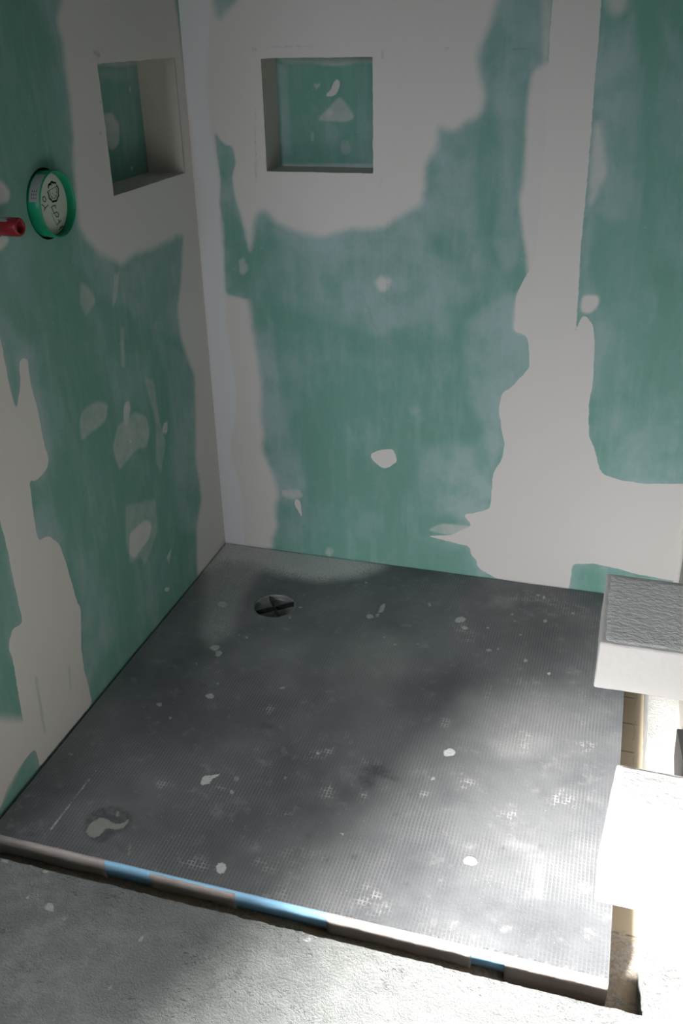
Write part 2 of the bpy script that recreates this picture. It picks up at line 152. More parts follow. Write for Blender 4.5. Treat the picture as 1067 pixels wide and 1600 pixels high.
TRAY_MARKS = [('D',0.85,0.0378,[(-0.018,0.005),(0.15,0.036),(0.419,0.026),(0.509,-0.017),(0.451,-0.088),(0.35,-0.133),(0.231,-0.128),(0.129,-0.098),(0.043,-0.112),(0.006,-0.168),(-0.013,-0.056)]),
('D',0.35,0.0262,[(-0.009,-0.134),(0.175,-0.085),(0.165,-0.164),(0.168,-0.27),(0.206,-0.453),(0.18,-0.519),(0.133,-0.473),(0.064,-0.297)]),
('D',0.12,0.0577,[(0.506,-0.402),(0.626,-0.34),(0.726,-0.483),(0.671,-0.649),(0.543,-0.635),(0.468,-0.553)]),
('D',0.12,0.0525,[(0.324,-0.481),(0.41,-0.428),(0.47,-0.655),(0.388,-0.652)]),
('D',0.12,0.0525,[(0.829,-0.532),(0.987,-0.464),(1.056,-0.567),(0.975,-0.721),(0.871,-0.685)]),
('D',0.15,0.0168,[(0.839,-0.091),(0.909,-0.089),(0.899,-0.142),(0.831,-0.154)]),
('D',0.12,0.0189,[(0.916,-0.695),(1.034,-0.63),(1.064,-0.654),(1.016,-0.72),(0.949,-0.728)]),
('D',0.12,0.0095,[(1.055,-1.007),(1.072,-1.003),(1.076,-1.085),(1.065,-1.081)]),
('D',0.1,0.0084,[(0.995,-0.962),(1.056,-0.959),(1.055,-0.972),(0.997,-0.975)]),
('K',0.6,0.0105,[(0.733,-0.846),(0.741,-0.856),(0.724,-0.858),(0.716,-0.863),(0.703,-0.866),(0.689,-0.862),(0.68,-0.854),(0.673,-0.845),(0.682,-0.838),(0.69,-0.833),(0.699,-0.828),(0.713,-0.823),(0.721,-0.834),(0.735,-0.838)]),
('K',0.5,0.0084,[(0.765,-0.86),(0.763,-0.864),(0.753,-0.865),(0.746,-0.866),(0.738,-0.863),(0.726,-0.863),(0.721,-0.858),(0.721,-0.854),(0.718,-0.848),(0.729,-0.848),(0.737,-0.848),(0.745,-0.849),(0.754,-0.851),(0.761,-0.855)]),
('K',0.5,0.0063,[(0.719,-0.889),(0.715,-0.894),(0.708,-0.895),(0.701,-0.898),(0.69,-0.898),(0.684,-0.889),(0.68,-0.883),(0.672,-0.876),(0.674,-0.869),(0.682,-0.867),(0.692,-0.867),(0.701,-0.871),(0.713,-0.874),(0.711,-0.882)]),
('K',0.5,0.0052,[(0.681,-1.101),(0.682,-1.104),(0.68,-1.106),(0.678,-1.108),(0.675,-1.109),(0.671,-1.109),(0.668,-1.108),(0.667,-1.105),(0.668,-1.102),(0.667,-1.099),(0.671,-1.097),(0.674,-1.096),(0.678,-1.097),(0.679,-1.099)]),
('K',0.5,0.0042,[(0.729,-1.079),(0.728,-1.082),(0.727,-1.083),(0.727,-1.086),(0.724,-1.086),(0.722,-1.086),(0.721,-1.084),(0.719,-1.082),(0.719,-1.08),(0.72,-1.078),(0.722,-1.077),(0.724,-1.076),(0.726,-1.077),(0.728,-1.078)]),
('K',0.4,0.0042,[(0.63,-1.054),(0.631,-1.057),(0.629,-1.06),(0.626,-1.061),(0.624,-1.062),(0.621,-1.061),(0.618,-1.06),(0.618,-1.058),(0.615,-1.055),(0.618,-1.053),(0.62,-1.05),(0.622,-1.05),(0.625,-1.052),(0.628,-1.051)]),
('K',0.6,0.0021,[(0.837,-1.117),(0.837,-1.118),(0.836,-1.119),(0.835,-1.12),(0.834,-1.121),(0.833,-1.12),(0.832,-1.119),(0.831,-1.118),(0.831,-1.117),(0.832,-1.116),(0.833,-1.114),(0.834,-1.115),(0.835,-1.114),(0.836,-1.115)]),
('K',0.5,0.0032,[(0.778,-0.955),(0.779,-0.957),(0.779,-0.959),(0.776,-0.96),(0.774,-0.961),(0.772,-0.959),(0.769,-0.96),(0.769,-0.958),(0.769,-0.956),(0.77,-0.954),(0.772,-0.953),(0.774,-0.952),(0.776,-0.952),(0.778,-0.953)]),
('K',0.5,0.0032,[(0.794,-0.892),(0.795,-0.893),(0.794,-0.895),(0.791,-0.896),(0.789,-0.897),(0.787,-0.897),(0.785,-0.896),(0.785,-0.894),(0.785,-0.893),(0.786,-0.891),(0.788,-0.89),(0.79,-0.89),(0.792,-0.889),(0.794,-0.89)]),
('K',0.5,0.0032,[(1.064,-0.96),(1.064,-0.961),(1.063,-0.963),(1.062,-0.964),(1.061,-0.964),(1.059,-0.965),(1.058,-0.963),(1.058,-0.961),(1.057,-0.96),(1.058,-0.958),(1.06,-0.956),(1.061,-0.956),(1.063,-0.956),(1.063,-0.958)]),
('K',0.5,0.0032,[(0.996,-0.984),(0.996,-0.985),(0.996,-0.987),(0.994,-0.988),(0.993,-0.989),(0.991,-0.989),(0.99,-0.987),(0.99,-0.985),(0.989,-0.984),(0.99,-0.982),(0.992,-0.981),(0.993,-0.981),(0.995,-0.981),(0.996,-0.982)]),
('K',0.5,0.0063,[(0.444,-0.768),(0.443,-0.772),(0.438,-0.776),(0.429,-0.778),(0.422,-0.779),(0.414,-0.778),(0.412,-0.774),(0.404,-0.772),(0.41,-0.769),(0.412,-0.766),(0.417,-0.762),(0.425,-0.762),(0.433,-0.762),(0.436,-0.765)]),
('K',0.5,0.0042,[(0.104,-1.199),(0.102,-1.201),(0.099,-1.202),(0.097,-1.205),(0.091,-1.205),(0.085,-1.204),(0.082,-1.202),(0.077,-1.2),(0.082,-1.198),(0.084,-1.197),(0.086,-1.194),(0.092,-1.195),(0.098,-1.195),(0.1,-1.197)]),
('K',0.4,0.0052,[(0.3,-1.193),(0.298,-1.195),(0.289,-1.19),(0.285,-1.192),(0.278,-1.187),(0.269,-1.182),(0.263,-1.175),(0.268,-1.175),(0.267,-1.17),(0.275,-1.174),(0.281,-1.177),(0.288,-1.179),(0.298,-1.184),(0.299,-1.189)]),
('K',0.5,0.0052,[(0.233,-0.672),(0.235,-0.676),(0.231,-0.678),(0.231,-0.683),(0.228,-0.685),(0.224,-0.682),(0.22,-0.68),(0.217,-0.676),(0.218,-0.672),(0.216,-0.667),(0.219,-0.666),(0.222,-0.663),(0.226,-0.666),(0.231,-0.667)]),
('K',0.7,0.0042,[(0.189,-1.167),(0.173,-1.127),(0.187,-1.1),(0.215,-1.085),(0.262,-1.097),(0.272,-1.123),(0.269,-1.144),(0.252,-1.153),(0.246,-1.178),(0.229,-1.186),(0.208,-1.179)]),
('G',1,0.0021,[(0.193,-1.161),(0.189,-1.146),(0.198,-1.131),(0.203,-1.123),(0.217,-1.122),(0.234,-1.13),(0.248,-1.129),(0.257,-1.12),(0.261,-1.105),(0.265,-1.123),(0.261,-1.138),(0.248,-1.145),(0.229,-1.144),(0.228,-1.159),(0.224,-1.173),(0.212,-1.176),(0.2,-1.171)]),
('G',0.9,0.0016,[(0.226,-1.104),(0.225,-1.093),(0.236,-1.104),(0.239,-1.114),(0.232,-1.113)]),
('G',0.7,0.001,[(0.288,-1.158),(0.302,-1.178),(0.305,-1.19),(0.305,-1.201),(0.296,-1.179)]),
('W',0.75,0.001,[(0.124,-1.002),(0.127,-1.002),(0.125,-1.18),(0.122,-1.18)]),
('W',0.55,0.0016,[(0.14,-0.318),(0.142,-0.325),(0.14,-0.333),(0.133,-0.338),(0.124,-0.334),(0.116,-0.333),(0.111,-0.326),(0.111,-0.318),(0.116,-0.313),(0.121,-0.309),(0.128,-0.31),(0.134,-0.313)]),
('W',0.6,0.0016,[(0.202,-0.516),(0.202,-0.522),(0.2,-0.527),(0.197,-0.534),(0.19,-0.53),(0.183,-0.529),(0.175,-0.524),(0.179,-0.517),(0.18,-0.51),(0.187,-0.509),(0.193,-0.506),(0.2,-0.51)]),
('W',0.6,0.0016,[(0.22,-0.537),(0.217,-0.543),(0.219,-0.55),(0.215,-0.555),(0.208,-0.553),(0.202,-0.549),(0.203,-0.542),(0.199,-0.537),(0.199,-0.532),(0.205,-0.53),(0.21,-0.528),(0.215,-0.532)]),
('W',0.65,0.0016,[(0.268,-0.704),(0.27,-0.709),(0.269,-0.714),(0.264,-0.717),(0.258,-0.715),(0.254,-0.713),(0.248,-0.709),(0.248,-0.704),(0.253,-0.701),(0.255,-0.697),(0.26,-0.697),(0.265,-0.7)]),
('W',0.45,0.0016,[(0.164,-0.769),(0.166,-0.774),(0.162,-0.774),(0.158,-0.773),(0.154,-0.773),(0.148,-0.77),(0.149,-0.765),(0.149,-0.762),(0.152,-0.76),(0.156,-0.76),(0.161,-0.761),(0.163,-0.766)]),
('W',0.55,0.0016,[(0.566,-0.237),(0.565,-0.254),(0.561,-0.253),(0.558,-0.254),(0.553,-0.257),(0.554,-0.24),(0.551,-0.227),(0.554,-0.216),(0.558,-0.209),(0.561,-0.206),(0.564,-0.213),(0.565,-0.224)]),
('W',0.55,0.0016,[(0.546,-0.277),(0.549,-0.283),(0.544,-0.286),(0.54,-0.29),(0.533,-0.288),(0.529,-0.284),(0.527,-0.278),(0.529,-0.274),(0.529,-0.267),(0.535,-0.268),(0.539,-0.27),(0.544,-0.272)]),
('W',0.5,0.0016,[(0.561,-0.268),(0.56,-0.271),(0.56,-0.276),(0.559,-0.278),(0.556,-0.277),(0.553,-0.274),(0.551,-0.27),(0.55,-0.266),(0.552,-0.263),(0.554,-0.26),(0.557,-0.259),(0.56,-0.262)]),
('W',0.65,0.0016,[(0.683,-0.179),(0.685,-0.185),(0.686,-0.191),(0.684,-0.192),(0.683,-0.195),(0.68,-0.191),(0.678,-0.185),(0.675,-0.18),(0.674,-0.175),(0.673,-0.169),(0.676,-0.171),(0.679,-0.174)]),
('W',0.75,0.0016,[(0.789,-0.226),(0.785,-0.234),(0.784,-0.243),(0.777,-0.248),(0.769,-0.25),(0.762,-0.248),(0.76,-0.24),(0.763,-0.232),(0.765,-0.225),(0.77,-0.22),(0.778,-0.217),(0.781,-0.224)]),
('W',0.7,0.0016,[(0.8,-0.266),(0.801,-0.271),(0.798,-0.274),(0.793,-0.278),(0.789,-0.275),(0.787,-0.273),(0.784,-0.27),(0.784,-0.267),(0.786,-0.263),(0.79,-0.26),(0.794,-0.262),(0.798,-0.263)]),
('W',0.95,0.0016,[(0.857,-0.742),(0.856,-0.748),(0.854,-0.755),(0.847,-0.758),(0.839,-0.763),(0.832,-0.759),(0.833,-0.75),(0.829,-0.744),(0.837,-0.74),(0.841,-0.734),(0.848,-0.735),(0.853,-0.738)]),
('W',0.95,0.0016,[(0.951,-1.029),(0.951,-1.036),(0.947,-1.042),(0.94,-1.044),(0.935,-1.042),(0.929,-1.041),(0.925,-1.036),(0.927,-1.029),(0.93,-1.022),(0.936,-1.022),(0.942,-1.02),(0.947,-1.024)]),
('W',0.8,0.0016,[(0.499,-1.177),(0.498,-1.183),(0.497,-1.19),(0.49,-1.189),(0.485,-1.186),(0.481,-1.181),(0.478,-1.175),(0.478,-1.168),(0.482,-1.165),(0.486,-1.163),(0.492,-1.164),(0.497,-1.169)]),
('W',0.55,0.0016,[(0.875,-0.349),(0.875,-0.353),(0.872,-0.356),(0.869,-0.356),(0.866,-0.359),(0.864,-0.356),(0.861,-0.353),(0.862,-0.349),(0.863,-0.345),(0.867,-0.345),(0.87,-0.346),(0.874,-0.345)]),
('W',0.55,0.0016,[(0.893,-0.339),(0.893,-0.341),(0.892,-0.343),(0.89,-0.344),(0.888,-0.344),(0.887,-0.343),(0.886,-0.341),(0.887,-0.338),(0.886,-0.335),(0.889,-0.334),(0.891,-0.335),(0.893,-0.336)]),
('W',0.6,0.0016,[(0.967,-0.369),(0.966,-0.373),(0.965,-0.377),(0.963,-0.377),(0.96,-0.379),(0.959,-0.374),(0.958,-0.371),(0.959,-0.368),(0.959,-0.364),(0.961,-0.363),(0.963,-0.364),(0.966,-0.365)]),
('W',1,0.0016,[(1.026,-0.407),(1.028,-0.41),(1.026,-0.412),(1.024,-0.416),(1.023,-0.411),(1.02,-0.412),(1.019,-0.409),(1.021,-0.406),(1.021,-0.404),(1.023,-0.403),(1.025,-0.403),(1.027,-0.404)]),
('W',0.6,0.0016,[(0.996,-0.18),(0.997,-0.185),(0.994,-0.187),(0.992,-0.188),(0.989,-0.19),(0.987,-0.187),(0.986,-0.182),(0.986,-0.178),(0.988,-0.174),(0.991,-0.173),(0.994,-0.17),(0.995,-0.176)]),
('W',0.6,0.0016,[(0.98,-0.069),(0.979,-0.074),(0.977,-0.076),(0.976,-0.079),(0.974,-0.075),(0.973,-0.072),(0.973,-0.067),(0.973,-0.062),(0.975,-0.056),(0.977,-0.055),(0.978,-0.062),(0.979,-0.064)]),
('W',0.7,0.0016,[(0.855,-0.251),(0.853,-0.254),(0.852,-0.256),(0.851,-0.257),(0.849,-0.257),(0.846,-0.256),(0.846,-0.254),(0.847,-0.252),(0.847,-0.249),(0.849,-0.248),(0.851,-0.249),(0.853,-0.25)]),
('W',0.7,0.0016,[(0.906,-0.172),(0.905,-0.174),(0.905,-0.177),(0.903,-0.178),(0.902,-0.177),(0.9,-0.176),(0.9,-0.174),(0.899,-0.172),(0.9,-0.169),(0.902,-0.169),(0.904,-0.169),(0.906,-0.17)]),
('W',0.6,0.0016,[(0.939,-0.262),(0.939,-0.264),(0.938,-0.267),(0.937,-0.267),(0.935,-0.267),(0.933,-0.267),(0.932,-0.264),(0.934,-0.262),(0.934,-0.26),(0.936,-0.259),(0.937,-0.258),(0.939,-0.26)]),
('W',0.6,0.0016,[(0.917,-0.201),(0.917,-0.204),(0.915,-0.205),(0.914,-0.206),(0.912,-0.205),(0.91,-0.206),(0.911,-0.203),(0.91,-0.2),(0.911,-0.199),(0.913,-0.198),(0.915,-0.196),(0.916,-0.199)]),
('W',0.6,0.0016,[(1.061,-0.124),(1.062,-0.127),(1.061,-0.13),(1.059,-0.132),(1.057,-0.13),(1.055,-0.129),(1.054,-0.126),(1.055,-0.123),(1.056,-0.12),(1.058,-0.119),(1.06,-0.119),(1.062,-0.12)]),
('W',0.5,0.0016,[(0.965,-0.058),(0.964,-0.06),(0.963,-0.062),(0.96,-0.063),(0.958,-0.063),(0.956,-0.062),(0.955,-0.06),(0.953,-0.058),(0.956,-0.056),(0.959,-0.054),(0.962,-0.055),(0.964,-0.056)]),
('W',0.9,0.0016,[(0.355,-0.973),(0.355,-0.957),(0.365,-0.953),(0.375,-0.95),(0.388,-0.94),(0.383,-0.954),(0.375,-0.964),(0.379,-0.975),(0.37,-0.979),(0.362,-0.985)]),
('W',0.5,0.0016,[(0.436,-0.987),(0.437,-0.99),(0.434,-0.992),(0.431,-0.99),(0.428,-0.987),(0.425,-0.985),(0.427,-0.983),(0.425,-0.98),(0.429,-0.981),(0.431,-0.98),(0.433,-0.983),(0.436,-0.985)]),
('W',0.6,0.0016,[(0.571,-0.826),(0.572,-0.828),(0.572,-0.831),(0.57,-0.832),(0.568,-0.83),(0.567,-0.829),(0.564,-0.828),(0.564,-0.825),(0.565,-0.822),(0.567,-0.821),(0.569,-0.823),(0.571,-0.824)]),
('W',0.8,0.0016,[(0.689,-1.034),(0.688,-1.035),(0.688,-1.037),(0.686,-1.037),(0.684,-1.036),(0.683,-1.034),(0.682,-1.033),(0.681,-1.03),(0.684,-1.03),(0.686,-1.031),(0.687,-1.032),(0.689,-1.033)]),
('W',0.6,0.0016,[(0.83,-0.832),(0.83,-0.835),(0.83,-0.838),(0.828,-0.839),(0.827,-0.841),(0.825,-0.842),(0.822,-0.842),(0.821,-0.839),(0.823,-0.836),(0.823,-0.833),(0.826,-0.83),(0.828,-0.831)]),
('W',0.5,0.0016,[(0.528,-0.912),(0.528,-0.914),(0.529,-0.916),(0.527,-0.919),(0.526,-0.921),(0.524,-0.922),(0.523,-0.919),(0.523,-0.918),(0.522,-0.916),(0.523,-0.914),(0.524,-0.912),(0.526,-0.911)]),
('W',0.4,0.0016,[(0.526,-0.912),(0.528,-0.913),(0.527,-0.917),(0.526,-0.919),(0.525,-0.922),(0.523,-0.922),(0.521,-0.921),(0.521,-0.919),(0.519,-0.917),(0.521,-0.914),(0.523,-0.912),(0.524,-0.913)]),
('W',0.6,0.0016,[(0.346,-0.276),(0.345,-0.279),(0.343,-0.281),(0.341,-0.282),(0.337,-0.282),(0.335,-0.281),(0.332,-0.28),(0.334,-0.278),(0.334,-0.275),(0.338,-0.274),(0.341,-0.274),(0.344,-0.275)]),
('W',0.8,0.0016,[(0.331,-0.332),(0.332,-0.335),(0.331,-0.337),(0.331,-0.339),(0.329,-0.339),(0.328,-0.337),(0.326,-0.334),(0.325,-0.33),(0.326,-0.328),(0.327,-0.328),(0.328,-0.327),(0.33,-0.329)]),
('W',0.5,0.0016,[(0.601,-0.362),(0.602,-0.365),(0.601,-0.366),(0.599,-0.367),(0.597,-0.367),(0.596,-0.365),(0.595,-0.364),(0.596,-0.362),(0.596,-0.36),(0.597,-0.358),(0.598,-0.359),(0.6,-0.36)]),
('W',0.55,0.0016,[(0.638,-0.384),(0.637,-0.387),(0.636,-0.389),(0.634,-0.391),(0.632,-0.391),(0.63,-0.391),(0.629,-0.39),(0.629,-0.388),(0.63,-0.385),(0.632,-0.384),(0.634,-0.382),(0.636,-0.383)]),
('W',0.5,0.0016,[(0.692,-0.368),(0.693,-0.37),(0.691,-0.372),(0.689,-0.374),(0.687,-0.375),(0.685,-0.374),(0.684,-0.374),(0.683,-0.372),(0.685,-0.37),(0.687,-0.368),(0.689,-0.367),(0.692,-0.366)]),
('W',0.9,0.0016,[(0.233,-0.449),(0.232,-0.451),(0.231,-0.452),(0.229,-0.451),(0.227,-0.45),(0.226,-0.447),(0.226,-0.446),(0.226,-0.444),(0.227,-0.443),(0.228,-0.443),(0.23,-0.445),(0.233,-0.446)]),
('W',0.8,0.0016,[(0.253,-0.452),(0.255,-0.455),(0.255,-0.458),(0.253,-0.458),(0.252,-0.458),(0.25,-0.456),(0.249,-0.454),(0.248,-0.451),(0.249,-0.45),(0.249,-0.448),(0.25,-0.448),(0.252,-0.45)]),
('W',0.8,0.0016,[(0.261,-0.656),(0.261,-0.658),(0.26,-0.66),(0.259,-0.66),(0.258,-0.661),(0.257,-0.659),(0.255,-0.658),(0.254,-0.656),(0.255,-0.655),(0.257,-0.655),(0.258,-0.654),(0.26,-0.655)]),
('W',0.5,0.0016,[(0.423,-0.627),(0.421,-0.631),(0.421,-0.633),(0.417,-0.636),(0.414,-0.637),(0.41,-0.638),(0.408,-0.637),(0.408,-0.634),(0.41,-0.631),(0.413,-0.629),(0.417,-0.626),(0.419,-0.628)]),
('W',0.6,0.0016,[(0.177,-0.597),(0.178,-0.599),(0.178,-0.601),(0.177,-0.602),(0.176,-0.603),(0.174,-0.6),(0.173,-0.598),(0.171,-0.595),(0.172,-0.594),(0.173,-0.594),(0.174,-0.592),(0.176,-0.594)]),
('W',0.5,0.0016,[(0.207,-0.804),(0.207,-0.807),(0.208,-0.809),(0.206,-0.81),(0.204,-0.81),(0.202,-0.807),(0.2,-0.806),(0.199,-0.803),(0.199,-0.8),(0.201,-0.8),(0.203,-0.8),(0.206,-0.801)]),
('W',0.5,0.0016,[(0.363,-0.482),(0.363,-0.483),(0.363,-0.485),(0.362,-0.485),(0.361,-0.485),(0.359,-0.485),(0.358,-0.483),(0.358,-0.481),(0.359,-0.48),(0.36,-0.479),(0.361,-0.479),(0.362,-0.48)]),
('W',0.35,0.0016,[(0.052,-0.974),(0.05,-0.975),(0.049,-0.977),(0.045,-0.977),(0.041,-0.975),(0.038,-0.974),(0.037,-0.973),(0.039,-0.972),(0.039,-0.971),(0.043,-0.97),(0.048,-0.971),(0.05,-0.973)]),
('W',0.6,0.0016,[(0.485,-0.115),(0.485,-0.117),(0.485,-0.12),(0.483,-0.121),(0.481,-0.12),(0.48,-0.119),(0.479,-0.117),(0.478,-0.114),(0.479,-0.112),(0.481,-0.111),(0.483,-0.111),(0.485,-0.113)]),
('W',0.5,0.0016,[(0.535,-0.275),(0.535,-0.276),(0.534,-0.278),(0.532,-0.278),(0.53,-0.279),(0.529,-0.278),(0.528,-0.276),(0.528,-0.275),(0.529,-0.274),(0.53,-0.273),(0.532,-0.272),(0.534,-0.273)]),
('W',0.3,0.0016,[(0.433,-0.948),(0.432,-0.951),(0.431,-0.953),(0.428,-0.955),(0.425,-0.954),(0.422,-0.951),(0.422,-0.947),(0.42,-0.942),(0.422,-0.94),(0.426,-0.94),(0.429,-0.942),(0.431,-0.945)]),
('M',0.8,0.0095,[(0.303,-0.994),(0.306,-1.002),(0.298,-1.007),(0.29,-1.011),(0.28,-1.018),(0.275,-1.007),(0.264,-1.004),(0.268,-0.997),(0.265,-0.987),(0.276,-0.983),(0.287,-0.986),(0.295,-0.989)]),
('M',0.8,0.0095,[(0.417,-0.985),(0.419,-0.99),(0.416,-0.996),(0.409,-1.002),(0.4,-1.0),(0.395,-0.996),(0.388,-0.993),(0.392,-0.988),(0.393,-0.982),(0.398,-0.975),(0.408,-0.978),(0.418,-0.978)]),
('M',0.8,0.0095,[(0.422,-0.712),(0.418,-0.72),(0.421,-0.729),(0.412,-0.732),(0.405,-0.723),(0.397,-0.727),(0.39,-0.721),(0.396,-0.714),(0.396,-0.708),(0.402,-0.705),(0.409,-0.7),(0.418,-0.703)]),
('M',0.6,0.0095,[(0.463,-1.182),(0.463,-1.19),(0.445,-1.19),(0.432,-1.19),(0.419,-1.188),(0.411,-1.183),(0.401,-1.177),(0.397,-1.168),(0.415,-1.168),(0.428,-1.164),(0.442,-1.169),(0.46,-1.174)]),
('M',0.8,0.0095,[(0.646,-0.903),(0.641,-0.922),(0.65,-0.934),(0.64,-0.945),(0.63,-0.952),(0.621,-0.953),(0.611,-0.95),(0.606,-0.939),(0.607,-0.925),(0.612,-0.911),(0.623,-0.903),(0.633,-0.905)]),
('M',0.85,0.0095,[(0.704,-0.914),(0.705,-0.929),(0.703,-0.935),(0.701,-0.937),(0.699,-0.941),(0.693,-0.936),(0.688,-0.931),(0.682,-0.922),(0.675,-0.908),(0.68,-0.904),(0.684,-0.899),(0.693,-0.911)]),
('M',0.75,0.0095,[(0.597,-0.81),(0.6,-0.816),(0.594,-0.828),(0.58,-0.841),(0.569,-0.839),(0.546,-0.859),(0.547,-0.846),(0.544,-0.839),(0.553,-0.827),(0.568,-0.818),(0.582,-0.804),(0.597,-0.8)]),
('M',0.7,0.0095,[(0.625,-0.76),(0.628,-0.769),(0.628,-0.777),(0.623,-0.776),(0.621,-0.782),(0.616,-0.77),(0.611,-0.763),(0.616,-0.758),(0.611,-0.745),(0.614,-0.743),(0.618,-0.746),(0.623,-0.75)]),
('M',0.6,0.0095,[(0.708,-0.827),(0.708,-0.834),(0.693,-0.83),(0.687,-0.833),(0.675,-0.829),(0.665,-0.822),(0.666,-0.815),(0.67,-0.81),(0.678,-0.809),(0.687,-0.807),(0.699,-0.813),(0.709,-0.82)]),
('M',0.4,0.0095,[(0.74,-0.882),(0.743,-0.892),(0.736,-0.892),(0.736,-0.9),(0.731,-0.896),(0.728,-0.891),(0.721,-0.887),(0.724,-0.88),(0.725,-0.873),(0.729,-0.873),(0.732,-0.868),(0.737,-0.875)]),
('M',0.6,0.0095,[(0.829,-0.658),(0.827,-0.665),(0.824,-0.674),(0.815,-0.669),(0.806,-0.67),(0.803,-0.661),(0.806,-0.654),(0.801,-0.644),(0.807,-0.64),(0.815,-0.639),(0.823,-0.643),(0.827,-0.651)]),
('M',0.8,0.0095,[(0.828,-0.885),(0.826,-0.89),(0.823,-0.893),(0.819,-0.894),(0.815,-0.895),(0.813,-0.892),(0.806,-0.89),(0.808,-0.885),(0.81,-0.879),(0.816,-0.878),(0.82,-0.879),(0.825,-0.881)]),
('M',1,0.0095,[(0.924,-0.825),(0.922,-0.834),(0.91,-0.839),(0.903,-0.843),(0.893,-0.846),(0.886,-0.843),(0.88,-0.838),(0.877,-0.829),(0.888,-0.822),(0.899,-0.822),(0.906,-0.822),(0.911,-0.824)]),
('M',0.4,0.0095,[(0.908,-0.515),(0.906,-0.535),(0.902,-0.546),(0.896,-0.541),(0.89,-0.551),(0.885,-0.534),(0.885,-0.514),(0.883,-0.492),(0.886,-0.469),(0.894,-0.48),(0.899,-0.487),(0.905,-0.495)]),
('M',0.5,0.0095,[(0.977,-0.467),(0.979,-0.48),(0.974,-0.49),(0.969,-0.502),(0.96,-0.496),(0.952,-0.491),(0.951,-0.474),(0.954,-0.462),(0.954,-0.446),(0.962,-0.443),(0.968,-0.45),(0.977,-0.451)]),
('M',0.7,0.0095,[(0.959,-0.616),(0.957,-0.622),(0.956,-0.627),(0.953,-0.626),(0.949,-0.632),(0.946,-0.626),(0.944,-0.62),(0.944,-0.614),(0.948,-0.611),(0.95,-0.606),(0.954,-0.605),(0.956,-0.612)]),
('M',0.5,0.0095,[(1.01,-0.647),(1.004,-0.655),(1.005,-0.664),(0.997,-0.671),(0.987,-0.67),(0.98,-0.665),(0.974,-0.657),(0.979,-0.647),(0.983,-0.638),(0.992,-0.633),(1.0,-0.637),(1.007,-0.64)]),
('M',0.6,0.0095,[(1.015,-0.695),(1.009,-0.703),(1.007,-0.719),(1.001,-0.706),(0.996,-0.709),(0.991,-0.703),(0.986,-0.689),(0.989,-0.672),(0.997,-0.668),(1.004,-0.663),(1.007,-0.679),(1.011,-0.684)]),
('M',0.6,0.0095,[(1.148,-0.644),(1.143,-0.653),(1.136,-0.664),(1.122,-0.674),(1.109,-0.672),(1.09,-0.679),(1.096,-0.666),(1.098,-0.658),(1.099,-0.646),(1.117,-0.637),(1.135,-0.631),(1.148,-0.633)]),
('M',0.7,0.0095,[(1.116,-0.819),(1.119,-0.839),(1.106,-0.85),(1.095,-0.849),(1.087,-0.848),(1.074,-0.849),(1.068,-0.833),(1.068,-0.813),(1.082,-0.806),(1.09,-0.791),(1.101,-0.798),(1.107,-0.809)]),
('M',0.6,0.0095,[(1.016,-0.884),(1.015,-0.895),(1.009,-0.907),(0.995,-0.918),(0.982,-0.91),(0.967,-0.91),(0.961,-0.899),(0.962,-0.885),(0.978,-0.878),(0.988,-0.864),(1.004,-0.864),(1.01,-0.876)]),
('M',0.5,0.0095,[(0.816,-1.19),(0.816,-1.206),(0.797,-1.202),(0.779,-1.198),(0.76,-1.185),(0.747,-1.167),(0.762,-1.158),(0.756,-1.138),(0.777,-1.14),(0.794,-1.155),(0.818,-1.161),(0.82,-1.179)]),
('M',0.8,0.0095,[(0.792,-1.168),(0.787,-1.17),(0.784,-1.177),(0.777,-1.169),(0.769,-1.169),(0.766,-1.162),(0.767,-1.156),(0.77,-1.151),(0.774,-1.148),(0.782,-1.147),(0.79,-1.153),(0.793,-1.161)]),
('M',0.5,0.0095,[(0.597,-1.146),(0.586,-1.152),(0.58,-1.156),(0.572,-1.16),(0.562,-1.158),(0.545,-1.154),(0.545,-1.141),(0.546,-1.13),(0.556,-1.124),(0.568,-1.127),(0.577,-1.131),(0.592,-1.134)]),
('M',0.5,0.0095,[(0.572,-1.014),(0.561,-1.018),(0.556,-1.021),(0.547,-1.022),(0.537,-1.025),(0.529,-1.023),(0.518,-1.022),(0.529,-1.018),(0.527,-1.012),(0.544,-1.008),(0.558,-1.01),(0.57,-1.01)]),
('M',0.3,0.0095,[(0.632,-1.206),(0.635,-1.218),(0.63,-1.225),(0.624,-1.237),(0.615,-1.23),(0.61,-1.216),(0.603,-1.204),(0.606,-1.191),(0.61,-1.18),(0.619,-1.179),(0.627,-1.183),(0.639,-1.189)]),
('M',0.5,0.0095,[(0.262,-0.486),(0.239,-0.477),(0.226,-0.472),(0.206,-0.465),(0.178,-0.447),(0.156,-0.43),(0.128,-0.407),(0.148,-0.412),(0.173,-0.421),(0.206,-0.44),(0.236,-0.459),(0.245,-0.471)]),
('M',0.5,0.0095,[(0.232,-0.568),(0.231,-0.573),(0.229,-0.577),(0.225,-0.582),(0.217,-0.584),(0.212,-0.579),(0.203,-0.576),(0.208,-0.569),(0.211,-0.564),(0.216,-0.56),(0.222,-0.563),(0.23,-0.562)]),
('M',0.4,0.0095,[(0.262,-0.609),(0.259,-0.614),(0.259,-0.62),(0.251,-0.623),(0.244,-0.621),(0.236,-0.621),(0.23,-0.617),(0.234,-0.612),(0.236,-0.606),(0.242,-0.601),(0.25,-0.605),(0.259,-0.604)]),
('M',0.4,0.0095,[(0.215,-0.603),(0.214,-0.606),(0.211,-0.608),(0.21,-0.614),(0.204,-0.615),(0.199,-0.612),(0.195,-0.608),(0.196,-0.604),(0.198,-0.6),(0.202,-0.597),(0.208,-0.596),(0.211,-0.6)]),
